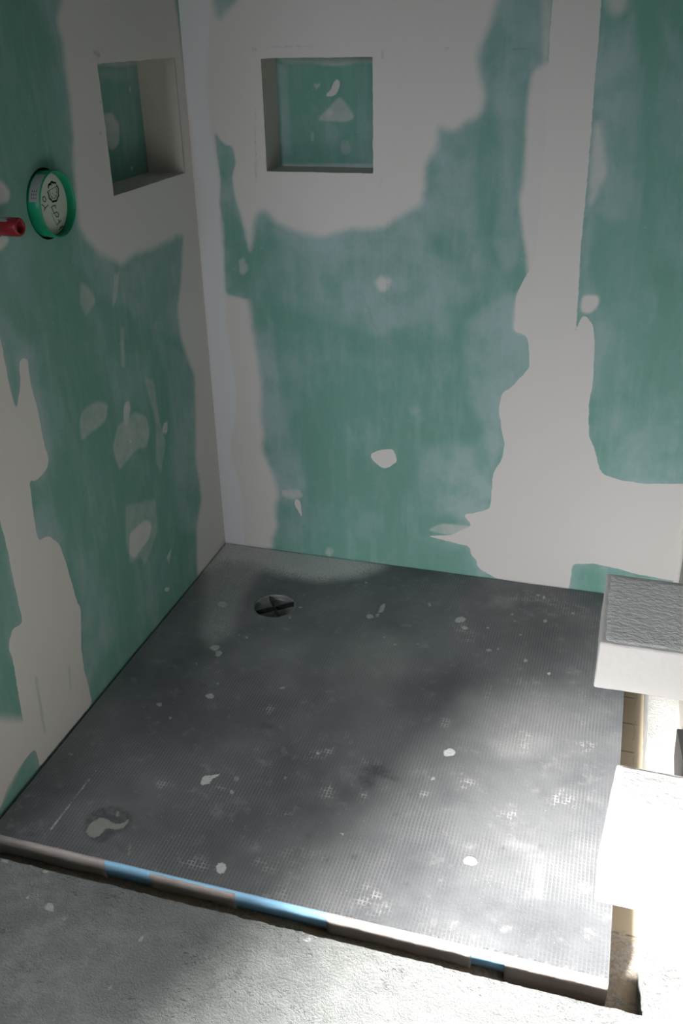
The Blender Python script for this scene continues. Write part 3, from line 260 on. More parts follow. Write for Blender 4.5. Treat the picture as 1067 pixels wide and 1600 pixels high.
('M',0.5,0.0095,[(0.824,-0.307),(0.826,-0.333),(0.801,-0.328),(0.78,-0.317),(0.77,-0.294),(0.752,-0.28),(0.746,-0.26),(0.756,-0.249),(0.767,-0.236),(0.789,-0.243),(0.806,-0.265),(0.822,-0.286)]),
('M',0.35,0.0095,[(1.106,-0.101),(1.074,-0.12),(1.063,-0.14),(1.033,-0.151),(0.991,-0.158),(0.975,-0.133),(0.992,-0.109),(0.981,-0.091),(0.999,-0.073),(1.03,-0.066),(1.063,-0.066),(1.083,-0.083)]),
('M',0.4,0.0095,[(0.998,-0.077),(1.058,-0.085),(0.984,-0.091),(0.944,-0.1),(0.886,-0.104),(0.866,-0.095),(0.823,-0.089),(0.872,-0.078),(0.885,-0.066),(0.942,-0.058),(0.989,-0.061),(1.036,-0.064)]),
('M',0.4,0.0095,[(0.131,-0.775),(0.138,-0.776),(0.134,-0.783),(0.129,-0.787),(0.124,-0.791),(0.117,-0.795),(0.116,-0.789),(0.118,-0.784),(0.114,-0.78),(0.117,-0.772),(0.124,-0.771),(0.129,-0.771)]),
('M',0.4,0.0095,[(0.681,-0.265),(0.675,-0.27),(0.674,-0.279),(0.662,-0.28),(0.648,-0.28),(0.639,-0.271),(0.64,-0.261),(0.645,-0.256),(0.649,-0.25),(0.659,-0.247),(0.67,-0.251),(0.677,-0.258)]),
('M',0.3,0.0095,[(0.553,-0.324),(0.553,-0.337),(0.544,-0.339),(0.536,-0.335),(0.527,-0.337),(0.522,-0.326),(0.521,-0.316),(0.519,-0.305),(0.524,-0.299),(0.533,-0.302),(0.54,-0.303),(0.547,-0.312)]),
('M',0.5,0.0095,[(0.453,-0.84),(0.456,-0.843),(0.455,-0.848),(0.45,-0.852),(0.445,-0.858),(0.441,-0.855),(0.434,-0.856),(0.432,-0.85),(0.438,-0.843),(0.442,-0.84),(0.446,-0.835),(0.452,-0.835)]),
('M',0.3,0.0095,[(0.75,-0.307),(0.754,-0.313),(0.746,-0.317),(0.741,-0.322),(0.734,-0.323),(0.726,-0.321),(0.724,-0.314),(0.729,-0.308),(0.728,-0.299),(0.736,-0.298),(0.745,-0.293),(0.751,-0.299)]),
('M',0.25,0.0095,[(0.693,-1.116),(0.681,-1.131),(0.659,-1.137),(0.634,-1.136),(0.61,-1.133),(0.58,-1.123),(0.578,-1.105),(0.591,-1.093),(0.605,-1.083),(0.63,-1.086),(0.656,-1.086),(0.697,-1.093)])]
FLOOR_MARKS = [('W',0.6,0.0021,[(0.228,-1.361),(0.227,-1.349),(0.237,-1.348),(0.253,-1.364),(0.243,-1.364),(0.234,-1.364)]),
('W',0.6,0.0016,[(0.188,-1.348),(0.19,-1.35),(0.19,-1.352),(0.188,-1.352),(0.186,-1.352),(0.184,-1.351),(0.183,-1.35),(0.182,-1.348),(0.183,-1.347),(0.184,-1.345),(0.186,-1.345),(0.188,-1.346)]),
('W',0.6,0.0016,[(0.338,-1.315),(0.339,-1.315),(0.338,-1.317),(0.338,-1.318),(0.337,-1.319),(0.335,-1.32),(0.335,-1.318),(0.334,-1.318),(0.334,-1.316),(0.335,-1.315),(0.336,-1.315),(0.338,-1.313)]),
('W',0.5,0.0016,[(0.186,-1.327),(0.187,-1.327),(0.187,-1.328),(0.186,-1.329),(0.185,-1.329),(0.184,-1.328),(0.183,-1.327),(0.183,-1.326),(0.182,-1.325),(0.184,-1.325),(0.185,-1.325),(0.186,-1.326)]),
('W',0.35,0.0021,[(0.419,-1.377),(0.425,-1.367),(0.427,-1.361),(0.43,-1.372),(0.424,-1.38)]),
('W',0.3,0.0021,[(0.418,-1.472),(0.415,-1.458),(0.424,-1.47),(0.423,-1.477)]),
('W',0.5,0.0016,[(0.193,-1.288),(0.193,-1.29),(0.189,-1.291),(0.186,-1.293),(0.18,-1.292),(0.178,-1.289),(0.176,-1.287),(0.176,-1.285),(0.181,-1.285),(0.182,-1.283),(0.187,-1.284),(0.192,-1.286)]),
('W',0.5,0.0016,[(0.709,-1.294),(0.709,-1.296),(0.708,-1.299),(0.702,-1.3),(0.697,-1.301),(0.695,-1.299),(0.695,-1.296),(0.694,-1.294),(0.697,-1.292),(0.701,-1.292),(0.705,-1.289),(0.708,-1.291)]),
('W',0.4,0.0016,[(0.108,-1.288),(0.103,-1.289),(0.105,-1.293),(0.098,-1.291),(0.092,-1.292),(0.087,-1.289),(0.085,-1.286),(0.085,-1.283),(0.09,-1.282),(0.095,-1.282),(0.101,-1.282),(0.106,-1.285)]),
('W',0.3,0.0016,[(0.281,-1.371),(0.28,-1.373),(0.279,-1.375),(0.276,-1.375),(0.272,-1.373),(0.269,-1.373),(0.268,-1.371),(0.27,-1.369),(0.27,-1.368),(0.273,-1.367),(0.277,-1.367),(0.279,-1.369)]),
('K',0.5,0.0013,[(0.607,-1.311),(0.609,-1.311),(0.613,-1.38),(0.615,-1.429),(0.613,-1.427),(0.61,-1.377)]),
('K',0.3,0.0016,[(0.61,-1.337),(0.621,-1.359),(0.618,-1.363)]),
('K',0.6,0.001,[(0.761,-1.281),(0.767,-1.282),(0.767,-1.286)]),
('K',0.5,0.0032,[(1.287,-1.225),(1.293,-1.229),(1.297,-1.246),(1.291,-1.255)])]
NICHE_BACK_MARKS = [('W',0.85,0.0021,[(0.356,1.296),(0.368,1.286),(0.355,1.255),(0.327,1.255),(0.343,1.271)]),
('S',0.42,0.0032,[(0.365,1.255),(0.38,1.239),(0.404,1.206),(0.379,1.196),(0.304,1.2),(0.323,1.217)]),
('S',0.6,0.0052,[(0.352,1.217),(0.349,1.213),(0.346,1.21),(0.342,1.209),(0.337,1.208),(0.333,1.21),(0.328,1.213),(0.327,1.217),(0.328,1.222),(0.333,1.225),(0.337,1.229),(0.342,1.228),(0.345,1.224),(0.35,1.222)]),
('S',0.4,0.0032,[(0.204,1.342),(0.451,1.342),(0.45,1.326),(0.414,1.33),(0.365,1.321),(0.283,1.33),(0.225,1.328)]),
('H',0.4,0.0084,[(0.203,1.328),(0.233,1.328),(0.232,1.12),(0.205,1.112)]),
('S',0.25,0.0032,[(0.391,1.137),(0.392,1.128),(0.387,1.122),(0.381,1.12),(0.375,1.121),(0.369,1.123),(0.365,1.129),(0.364,1.137),(0.366,1.145),(0.368,1.154),(0.376,1.152),(0.382,1.157),(0.386,1.151),(0.389,1.144)]),
('S',0.35,0.0021,[(0.199,1.095),(0.449,1.099),(0.449,1.087),(0.199,1.085)]),
('S',0.4,0.0016,[(0.298,1.284),(0.316,1.284),(0.315,1.279),(0.303,1.27)]),
('S',0.3,0.0021,[(0.295,1.161),(0.295,1.155),(0.293,1.151),(0.291,1.146),(0.289,1.15),(0.287,1.15),(0.286,1.155),(0.286,1.16),(0.286,1.166),(0.288,1.169),(0.29,1.173),(0.292,1.173),(0.294,1.17),(0.294,1.164)])]
NICHE_LEFT_MARKS = [('S',0.5,0.0032,[(-0.238,1.241),(-0.191,1.239),(-0.164,1.21),(-0.178,1.169),(-0.216,1.158),(-0.238,1.175)]),
('S',0.4,0.0042,[(-0.201,1.214),(-0.203,1.209),(-0.207,1.207),(-0.21,1.204),(-0.216,1.201),(-0.217,1.207),(-0.219,1.21),(-0.218,1.215),(-0.217,1.22),(-0.213,1.223),(-0.209,1.224),(-0.204,1.225),(-0.202,1.222),(-0.2,1.218)]),
('S',0.4,0.0032,[(-0.237,1.35),(-0.024,1.343),(-0.032,1.336),(-0.123,1.334),(-0.239,1.341)]),
('S',0.6,0.0016,[(-0.124,1.107),(-0.125,1.105),(-0.127,1.103),(-0.13,1.102),(-0.132,1.104),(-0.136,1.104),(-0.136,1.106),(-0.137,1.109),(-0.136,1.112),(-0.133,1.113),(-0.13,1.115),(-0.128,1.112),(-0.125,1.112),(-0.123,1.11)]),
('S',0.5,0.0016,[(-0.09,1.282),(-0.091,1.28),(-0.093,1.279),(-0.095,1.277),(-0.097,1.278),(-0.099,1.279),(-0.1,1.28),(-0.1,1.283),(-0.098,1.285),(-0.097,1.287),(-0.095,1.289),(-0.092,1.289),(-0.09,1.288),(-0.09,1.285)]),
('H',0.4,0.0126,[(-0.08,1.317),(-0.077,1.31),(-0.102,1.306),(-0.131,1.306),(-0.162,1.305),(-0.191,1.31),(-0.212,1.316),(-0.226,1.324),(-0.212,1.33),(-0.187,1.335),(-0.152,1.333),(-0.124,1.332),(-0.089,1.331),(-0.073,1.324)])]

# ------------------------------------------------------------------ helpers
def seg_sdf(P, poly):
    """signed distance (positive inside) of points P (N,2) to a closed polygon"""
    A = np.array(poly, float); B = np.roll(A, -1, axis=0)
    d2 = np.full(len(P), 1e9); inside = np.zeros(len(P), bool)
    for a, b in zip(A, B):
        e = b - a; L = max(e @ e, 1e-12)
        t = np.clip(((P - a) @ e) / L, 0, 1)
        q = P - (a + t[:, None] * e)
        d2 = np.minimum(d2, (q * q).sum(1))
        c = (a[1] > P[:, 1]) != (b[1] > P[:, 1])
        with np.errstate(divide='ignore', invalid='ignore'):
            xi = (b[0] - a[0]) * (P[:, 1] - a[1]) / (b[1] - a[1] + 1e-15) + a[0]
        inside ^= c & (P[:, 0] < xi)
    d = np.sqrt(d2)
    return np.where(inside, d, -d)

def sstep(x):
    x = np.clip(x, 0, 1); return x * x * (3 - 2 * x)

def rounded(poly, k=2):
    """corner cutting, so hand-trowelled outlines have no sharp corners"""
    A = np.array(poly, float)
    for _ in range(k):
        B = np.roll(A, -1, axis=0)
        L = np.linalg.norm(B - A, axis=1, keepdims=True) + 1e-9
        f = np.minimum(0.22, 0.007 / L)
        A = np.stack((A + f * (B - A), B - f * (B - A)), 1).reshape(-1, 2)
    return A

def paint(P, marks):
    """coverage fields of the plaster, haze, dust ... marks on a surface"""
    n = len(P)
    F = {'edge': np.full(n, -0.05), 'val': np.ones(n), 'soft': np.zeros(n), 'haze': np.zeros(n), 'tape': np.zeros(n),
         'dust_or_pale': np.zeros(n), 'smudge': np.zeros(n), 'dark': np.zeros(n), 'paint': np.full(n, -0.05)}
    halo = np.full(n, -0.2)
    for kind, v, s, poly in marks:
        if len(poly) > 4: poly = rounded(poly)
        A = np.array(poly); pad = max(3 * s, 0.012)
        big = kind in 'WS' and v > 0.8 and np.ptp(A[:, 0]) * np.ptp(A[:, 1]) > 0.01
        if big: pad = 0.09
        m = np.where((P[:, 0] > A[:, 0].min() - pad) & (P[:, 0] < A[:, 0].max() + pad) &
                     (P[:, 1] > A[:, 1].min() - pad) & (P[:, 1] < A[:, 1].max() + pad))[0]
        if len(m) == 0: continue
        d = seg_sdf(P[m], poly)
        cov = v * sstep(d / (2 * s) + 0.5)
        if big: halo[m] = np.maximum(halo[m], d)
        if kind == 'W':
            up = d > F['edge'][m]
            F['edge'][m] = np.where(up, d, F['edge'][m]); F['val'][m] = np.where(up, v, F['val'][m])
        elif kind == 'C':
            if v >= 1: F['edge'][m] = np.minimum(F['edge'][m], -d)
            F['soft'][m] *= 1 - cov
            if v < 0.6: F['val'][m] *= 1 - cov
        elif kind == 'G': F['paint'][m] = np.maximum(F['paint'][m], d)
        else:
            key = {'S': 'soft', 'H': 'haze', 'T': 'tape', 'D': 'dust_or_pale', 'M': 'smudge', 'K': 'dark'}[kind]
            F[key][m] = 1 - (1 - F[key][m]) * (1 - cov) if kind in 'HDK' else np.maximum(F[key][m], cov)
    F['halo'] = np.exp(-np.clip(-halo, 0, 1) / 0.022)
    return F

def axis(*runs):
    """coordinates from (start, stop, step) runs"""
    out = []
    for a, b, st in runs:
        k = max(1, int(round((b - a) / st)))
        out += [a + (b - a) * i / k for i in range(k)]
    out.append(runs[-1][1])
    return out

def link(name, me, mat=None, parent=None, loc=None):
    o = bpy.data.objects.new(name, me)
    COL.objects.link(o)
    if mat is not None: me.materials.append(mat)
    if parent is not None: o.parent = parent
    if loc is not None: o.location = loc
    return o

def mesh_from(verts, faces, smooth=False):
    me = bpy.data.meshes.new('m')
    me.from_pydata([tuple(map(float, v)) for v in verts], [], faces)
    if smooth: me.polygons.foreach_set('use_smooth', [True] * len(me.polygons))
    me.update()
    return me

def bm_obj(name, bm, mat, parent=None, loc=None, smooth=False):
    bmesh.ops.recalc_face_normals(bm, faces=bm.faces)
    me = bpy.data.meshes.new(name); bm.to_mesh(me); bm.free()
    if smooth: me.polygons.foreach_set('use_smooth', [True] * len(me.polygons))
    return link(name, me, mat, parent, loc)

def set_attr(me, F, keys, n_total):
    for k in keys:
        a = me.attributes.new(k, 'FLOAT', 'POINT')
        arr = np.full(n_total, -0.05 if k in ('edge', 'paint') else (1.0 if k == 'val' else 0.0), dtype=np.float32)
        arr[:len(F[k])] = F[k]
        a.data.foreach_set('value', arr)

def add_box(bm, x0, x1, y0, y1, z0, z1):
    vs = [bm.verts.new((x, y, z)) for x in (x0, x1) for y in (y0, y1) for z in (z0, z1)]
    for f in ((0, 1, 3, 2), (4, 6, 7, 5), (0, 4, 5, 1), (2, 3, 7, 6), (0, 2, 6, 4), (1, 5, 7, 3)):
        bm.faces.new([vs[i] for i in f])
    return vs

def lathe(bm, prof, n=48, axis_='z', origin=(0, 0, 0), close_end=False, close_start=False):
    """surface of revolution of (radius, height) pairs"""
    rings = []
    for r, h in prof:
        ring = []
        for i in range(n):
            a = 2 * math.pi * i / n
            if axis_ == 'z': p = (r * math.cos(a), r * math.sin(a), h)
            else: p = (h, r * math.cos(a), r * math.sin(a))
            ring.append(bm.verts.new(tuple(p[k] + origin[k] for k in range(3))))
        rings.append(ring)
    for A, B in zip(rings, rings[1:]):
        for i in range(n):
            bm.faces.new((A[i], A[(i + 1) % n], B[(i + 1) % n], B[i]))
    if close_start: bm.faces.new(rings[0])
    if close_end: bm.faces.new(rings[-1])
    return rings

def thing(name, label, cat, loc=(0, 0, 0), group=None):
    o = bpy.data.objects.new(name, None)
    o.empty_display_size = 0.05
    COL.objects.link(o); o.location = loc
    o['label'] = label; o['category'] = cat
    if group: o['group'] = group
    return o

def struct(o):
    o['kind'] = 'structure'; return o

# ------------------------------------------------------------------ materials
class NT:
    """small node-tree helper"""
    def __init__(self, name):
        self.m = bpy.data.materials.new(name); self.m.use_nodes = True
        self.t = self.m.node_tree; self.n = self.t.nodes
        self.b = self.n['Principled BSDF']
        self.co = self.n.new('ShaderNodeTexCoord').outputs['Object']
    def put(self, sock, v):
        if isinstance(v, bpy.types.NodeSocket): self.t.links.new(v, sock)
        elif isinstance(v, (tuple, list)) and sock.type == 'RGBA' and len(v) == 3: sock.default_value = (*v, 1)
        else: sock.default_value = v
    def math(self, op, a, b=0.0, c=0.0, clamp=False):
        n = self.n.new('ShaderNodeMath'); n.operation = op; n.use_clamp = clamp
        self.put(n.inputs[0], a); self.put(n.inputs[1], b); self.put(n.inputs[2], c)
        return n.outputs[0]
    def mix(self, f, a, b):
        n = self.n.new('ShaderNodeMix'); n.data_type = 'RGBA'
        self.put(n.inputs[0], f); self.put(n.inputs[6], a); self.put(n.inputs[7], b)
        return n.outputs[2]
    def noise(self, scale, detail=3, rough=0.55, stretch=None, w=0.0):
        n = self.n.new('ShaderNodeTexNoise')
        n.inputs['Scale'].default_value = scale; n.inputs['Detail'].default_value = detail; n.inputs['Roughness'].default_value = rough
        mp = self.n.new('ShaderNodeMapping'); self.t.links.new(self.co, mp.inputs[0])
        mp.inputs['Location'].default_value = (w, w * 1.7, w * 0.6)
        if stretch: mp.inputs['Scale'].default_value = stretch
        self.t.links.new(mp.outputs[0], n.inputs['Vector'])
        return n.outputs[0]
    def vor(self, scale, feature='F1', w=0.0, out='Distance'):
        n = self.n.new('ShaderNodeTexVoronoi'); n.feature = feature; n.inputs['Scale'].default_value = scale
        mp = self.n.new('ShaderNodeMapping'); self.t.links.new(self.co, mp.inputs[0])
        mp.inputs['Location'].default_value = (w, w, w)
        self.t.links.new(mp.outputs[0], n.inputs['Vector'])
        return n.outputs[out]
    def rng(self, v, a, b, c=0.0, d=1.0, smooth=True):
        n = self.n.new('ShaderNodeMapRange'); n.interpolation_type = 'SMOOTHSTEP' if smooth else 'LINEAR'
        self.put(n.inputs[0], v)
        for i, x in enumerate((a, b, c, d)): n.inputs[i + 1].default_value = x
        return n.outputs[0]
    def attr(self, name):
        n = self.n.new('ShaderNodeAttribute'); n.attribute_name = name
        return n.outputs['Fac']
    def xyz(self):
        n = self.n.new('ShaderNodeSeparateXYZ'); self.t.links.new(self.co, n.inputs[0]); return n.outputs
    def bump(self, h, dist, strength=1.0, prev=None):
        n = self.n.new('ShaderNodeBump'); n.inputs['Distance'].default_value = dist; n.inputs['Strength'].default_value = strength
        self.put(n.inputs['Height'], h)
        if prev is not None: self.t.links.new(prev, n.inputs['Normal'])
        return n.outputs[0]
    def done(self, col, rough=0.8, normal=None, spec=0.3):
        self.put(self.b.inputs['Base Color'], col); self.put(self.b.inputs['Roughness'], rough)
        self.b.inputs['Specular IOR Level'].default_value = spec
        if normal is not None: self.t.links.new(normal, self.b.inputs['Normal'])
        return self.m

GREEN_A, GREEN_B = (0.135, 0.300, 0.250), (0.170, 0.355, 0.305)
HAZE = (0.37, 0.475, 0.485)
PLASTER, TAPE = (0.640, 0.625, 0.605), (0.640, 0.660, 0.668)

def edge_cov(t, key='edge', w1=0.006, w2=0.003, soft=0.0011):
    e = t.math('ADD', t.attr(key), t.math('MULTIPLY', t.math('SUBTRACT', t.noise(45, 2), 0.5), w1))
    e = t.math('ADD', e, t.math('MULTIPLY', t.math('SUBTRACT', t.noise(260, 2), 0.5), w2))
    return t.rng(e, -soft, soft)

def mat_board(name):
    """green moisture-resistant board, filled and skimmed in patches"""
    t = NT(name)
    crisp = t.math('MULTIPLY', edge_cov(t), t.attr('val'))
    s = t.attr('soft')
    wob = t.math('MULTIPLY', t.math('MULTIPLY', s, t.math('SUBTRACT', 1.0, s)), t.math('MULTIPLY', t.math('SUBTRACT', t.noise(28, 4, 0.6), 0.5), 3.0))
    soft = t.math('ADD', s, wob, clamp=True)
    white = t.math('MAXIMUM', crisp, soft)
    blot = t.noise(5.5, 5, 0.62, stretch=(1.3, 1.3, 0.8))
    streak = t.noise(12, 4, 0.65, stretch=(2.2, 2.2, 0.35), w=1.7)
    fine = t.noise(45, 4, 0.7, stretch=(1.5, 1.5, 0.6))
    hz = t.math('ADD', t.math('MULTIPLY', t.attr('haze'), t.rng(t.noise(16, 4, 0.6, w=4.2), 0.3, 0.62, 0.55, 1.25)), t.rng(blot, 0.46, 0.72, 0.0, 0.42))
    hz = t.math('ADD', hz, t.rng(streak, 0.45, 0.75, 0.0, 0.30))
    hz = t.math('ADD', hz, t.math('MULTIPLY', t.attr('halo'), t.rng(t.noise(9, 4, 0.6, w=6.2), 0.35, 0.65, 0.05, 0.75)))
    hz = t.math('ADD', hz, t.math('MULTIPLY', t.math('SUBTRACT', fine, 0.5), 0.30), clamp=True)
    g = t.mix(t.noise(5, 3), GREEN_A, GREEN_B)
    chip = t.math('MULTIPLY', t.rng(t.vor(55), 0.10, 0.05), t.rng(t.noise(11, 1, w=3.1), 0.56, 0.62))
    col = t.mix(t.math('MULTIPLY', hz, 0.78), g, HAZE)
    col = t.mix(t.math('MULTIPLY', chip, 0.4), col, PLASTER)
    pl = t.mix(t.attr('tape'), t.mix(t.noise(3, 2, w=1.3), PLASTER, (0.61, 0.59, 0.565)), TAPE)
    col = t.mix(white, col, pl)
    col = t.mix(t.math('MULTIPLY', t.attr('dark'), t.rng(t.noise(80, 2, w=5.0), 0.35, 0.6)), col, (0.22, 0.24, 0.25))
    h = t.math('ADD', t.math('MULTIPLY', white, 0.7), t.math('MULTIPLY', fine, 0.3))
    return t.done(col, 0.85, t.bump(h, 0.0012, 0.5), 0.2)

def mat_plain(name, col, rough=0.8, spec=0.3, var=0.12, scale=12, bump=None, col2=None):
    t = NT(name)
    dark = col2 or tuple(c * (1 - var) for c in col)
    c = t.mix(t.noise(scale, 4), dark, col)
    nm = t.bump(t.noise(bump[0], 4, 0.65), bump[1]) if bump else None
    return t.done(c, rough, nm, spec)

def mat_tray():
    t = NT('tray_coating')
    x, y, z = t.xyz()
    def lines(c, per, wob):
        c = t.math('ADD', c, t.math('MULTIPLY', t.math('SUBTRACT', t.noise(6, 2, w=wob), 0.5), 0.006))
        return t.math('ADD', t.math('MULTIPLY', t.math('SINE', t.math('MULTIPLY', c, 2 * math.pi / per)), 0.5), 0.5)
    lx, ly = lines(x, 0.0072, 0.4), lines(y, 0.0085, 2.4)
    weave = t.math('MAXIMUM', t.math('POWER', lx, 2.0), t.math('MULTIPLY', t.math('POWER', ly, 3.0), 0.45))
    patch = t.rng(t.noise(4.5, 3, w=5.5), 0.36, 0.6, 0.15, 1.0)
    weave_p = t.math('MULTIPLY', weave, patch)
    cloud = t.noise(3.5, 5, 0.6)
    base = t.mix(t.rng(cloud, 0.3, 0.7), (0.078, 0.083, 0.089), (0.150, 0.155, 0.160))
    base = t.mix(t.math('MULTIPLY', weave_p, 0.42), base, (0.235, 0.238, 0.243))
    grain = t.noise(330, 3, 0.8)
    du = t.math('ADD', t.attr('dust_or_pale'), t.math('MULTIPLY', t.math('MULTIPLY', t.attr('dust_or_pale'), t.math('SUBTRACT', 1.0, t.attr('dust_or_pale'))), t.math('MULTIPLY', t.math('SUBTRACT', grain, 0.5), t.math('MULTIPLY', t.attr('dust_or_pale'), 26.0))), clamp=True)
    col = t.mix(t.math('MULTIPLY', du, 0.85), base, (0.60, 0.61, 0.59))
    col = t.mix(t.math('MULTIPLY', t.rng(t.math('SUBTRACT', t.noise(25, 4, 0.7, w=8.0), 0.0), 0.54, 0.8), 0.42), col, (0.33, 0.33, 0.33))
    spk = t.math('MULTIPLY', t.rng(t.vor(75, w=0.7), 0.085, 0.045), t.rng(t.noise(7, 2, w=2.7), 0.44, 0.6))
    col = t.mix(t.math('MULTIPLY', spk, 0.75), col, (0.55, 0.55, 0.53))
    spk2 = t.math('MULTIPLY', t.rng(t.vor(210, w=3.7), 0.12, 0.05), t.rng(t.noise(9, 2, w=7.7), 0.42, 0.64))
    col = t.mix(t.math('MULTIPLY', spk2, 0.5), col, (0.55, 0.55, 0.53))
    col = t.mix(t.math('MULTIPLY', t.attr('dark'), t.rng(t.noise(90, 3, w=4.0), 0.35, 0.6, 0.4, 1.0)), col, (0.045, 0.047, 0.05))
    grid = t.rng(t.math('ADD', t.math('MAXIMUM', lx, t.math('MULTIPLY', ly, 0.93)), t.math('MULTIPLY', t.math('SUBTRACT', t.noise(55, 3, 0.65, w=9.0), 0.5), 2.2)), 0.75, 1.15)
    sm = t.math('MULTIPLY', t.attr('smudge'), grid)
    col = t.mix(t.math('MULTIPLY', sm, 0.55), col, (0.58, 0.58, 0.565))
    sp = t.math('MULTIPLY', edge_cov(t, w1=0.004, w2=0.005, soft=0.0012), t.attr('val'))
    mott = t.rng(t.noise(150, 3, w=6.0), 0.25, 0.5, 0.45, 1.0)
    col = t.mix(t.math('MULTIPLY', t.math('MULTIPLY', sp, mott), 0.95), col, (0.56, 0.57, 0.55))
    gp = edge_cov(t, 'paint', w1=0.004, w2=0.005)
    gp = t.math('MULTIPLY', gp, t.rng(t.math('SUBTRACT', t.attr('paint'), t.math('MULTIPLY', lx, 0.006)), -0.008, -0.001))
    col = t.mix(gp, col, (0.25, 0.255, 0.225))
    h = t.math('ADD', t.math('MULTIPLY', weave_p, 0.5), t.math('MULTIPLY', t.noise(160, 4, 0.7), 0.6))
    h = t.math('ADD', h, t.math('MULTIPLY', sp, 0.8))
    nm = t.bump(h, 0.0011, 0.9)
    return t.done(col, t.rng(cloud, 0.3, 0.7, 0.62, 0.5), nm, 0.45)

def mat_concrete():
    t = NT('concrete_screed')
    big, mid, fin = t.noise(3, 4), t.noise(30, 5, 0.65), t.noise(170, 4, 0.7)
    col = t.mix(t.rng(big, 0.3, 0.7), (0.165, 0.177, 0.173), (0.255, 0.265, 0.256))
    col = t.mix(t.rng(mid, 0.35, 0.7), t.mix(0.5, col, (0.125, 0.134, 0.13)), col)
    col = t.mix(t.math('MULTIPLY', t.rng(fin, 0.42, 0.28), 0.4), col, (0.13, 0.135, 0.13))
    pit = t.math('MULTIPLY', t.rng(t.vor(60, w=1.1), 0.13, 0.06), t.rng(t.noise(12, 2, w=4.4), 0.60, 0.70))
    col = t.mix(t.math('MULTIPLY', pit, 0.35), col, (0.12, 0.12, 0.115))
    sp = t.math('MULTIPLY', edge_cov(t, w1=0.004, w2=0.004), t.attr('val'))
    col = t.mix(sp, col, (0.58, 0.57, 0.56))
    col = t.mix(t.attr('dust_or_pale'), col, (0.52, 0.51, 0.49))
    col = t.mix(t.attr('dark'), col, (0.12, 0.12, 0.11))
    h = t.math('ADD', t.math('MULTIPLY', t.noise(210, 5, 0.75, w=3.3), 0.75), t.math('MULTIPLY', t.noise(48, 3, 0.5, w=2.2), 0.55))
    h = t.math('ADD', h, t.math('MULTIPLY', t.rng(t.noise(120, 5, 0.7, w=5.1), 0.5, 0.8), t.math('MULTIPLY', t.rng(t.noise(9, 3, w=8.4), 0.42, 0.62), 1.0)))
    h = t.math('SUBTRACT', h, t.math('MULTIPLY', pit, 0.3))
    return t.done(col, 0.75, t.bump(h, 0.0036, 1.0), 0.3)

def mat_base():
    """bottom of the trench: beige gridded insulation sheet at the back, sandy mortar droppings in front"""
    t = NT('trench_bottom')
    x, y, z = t.xyz()
    fr = t.math('FRACT', t.math('ADD', t.math('MULTIPLY', t.math('ADD', y, 0.015), 10.0), 50.0))
    line = t.math('MULTIPLY', t.rng(t.math('ABSOLUTE', t.math('SUBTRACT', fr, 0.5)), 0.025, 0.012), t.rng(t.noise(50, 2), 0.4, 0.5))
    scr = t.math('MULTIPLY', t.rng(t.math('ABSOLUTE', t.math('SUBTRACT', x, t.math('ADD', 1.223, t.math('MULTIPLY', t.noise(22, 3, w=3.0), 0.02)))), 0.003, 0.0012), t.rng(t.noise(14, 2, w=2.0), 0.5, 0.56))
    sheet = t.mix(t.noise(8, 3), (0.52, 0.42, 0.30), (0.60, 0.50, 0.37))
    sheet = t.mix(t.math('MAXIMUM', line, t.math('MULTIPLY', scr, 0.25)), sheet, (0.22, 0.18, 0.13))
    sand = t.mix(t.rng(t.noise(130, 5, 0.75), 0.35, 0.65), (0.34, 0.29, 0.235), (0.54, 0.48, 0.41))
    sand = t.mix(t.rng(t.noise(20, 3, w=2.0), 0.5, 0.65), sand, (0.52, 0.39, 0.27))
    f = t.rng(t.math('ADD', y, t.math('MULTIPLY', t.noise(25, 3), 0.05)), -1.055, -1.03)
    col = t.mix(f, sand, sheet)
    h = t.math('MULTIPLY', t.noise(110, 5, 0.7), t.math('SUBTRACT', 1.0, f))
    return t.done(col, 0.85, t.bump(h, 0.005), 0.2)

def mat_block_top():
    t = NT('rough_grey_mortar')
    n1 = t.noise(105, 4, 0.65, stretch=(0.8, 1.5, 1)); n2 = t.noise(220, 3, 0.6)
    col = t.mix(n1, (0.56, 0.575, 0.57), (0.63, 0.64, 0.635))
    h = t.math('ADD', n1, t.math('MULTIPLY', n2, 0.35))
    return t.done(col, 0.9, t.bump(h, 0.004, 0.8), 0.2)

M_BOARD = mat_board('green_board_with_filler')
M_PLASTER = mat_plain('smooth_plaster', (0.64, 0.625, 0.60), 0.9, 0.2, 0.06, 6, (60, 0.0008))
M_GREENWALL = mat_plain('raw_plaster', (0.40, 0.38, 0.355), 0.9, 0.2, 0.15, 4, (60, 0.0008))
M_NICHE = mat_plain('niche_plaster', (0.56, 0.535, 0.49), 0.9, 0.2, 0.10, 18, (90, 0.001))
M_TRAY = mat_tray()
M_CONC = mat_concrete()
M_BASE = mat_base()
M_FOAM = mat_plain('blue_foam', (0.25, 0.47, 0.66), 0.8, 0.2, 0.15, 20, (300, 0.0008))
M_SMEAR = mat_plain('mortar_smear', (0.40, 0.355, 0.33), 0.9, 0.2, 0.25, 25, (120, 0.002))
M_BED = mat_plain('mortar_bed', (0.20, 0.175, 0.145), 0.95, 0.1, 0.35, 18, (70, 0.006))
M_BLOCK = mat_plain('white_block', (0.54, 0.528, 0.518), 0.9, 0.2, 0.06, 10, (90, 0.0012))
M_BLOCKTOP = mat_block_top()
M_GREENP = mat_plain('green_plastic', (0.006, 0.30, 0.150), 0.4, 0.4, 0.25, 30)
M_CARD = mat_plain('cover_card', (0.50, 0.57, 0.50), 0.7, 0.3, 0.10, 40)
M_INK = mat_plain('black_ink', (0.05, 0.055, 0.055), 0.7, 0.2)
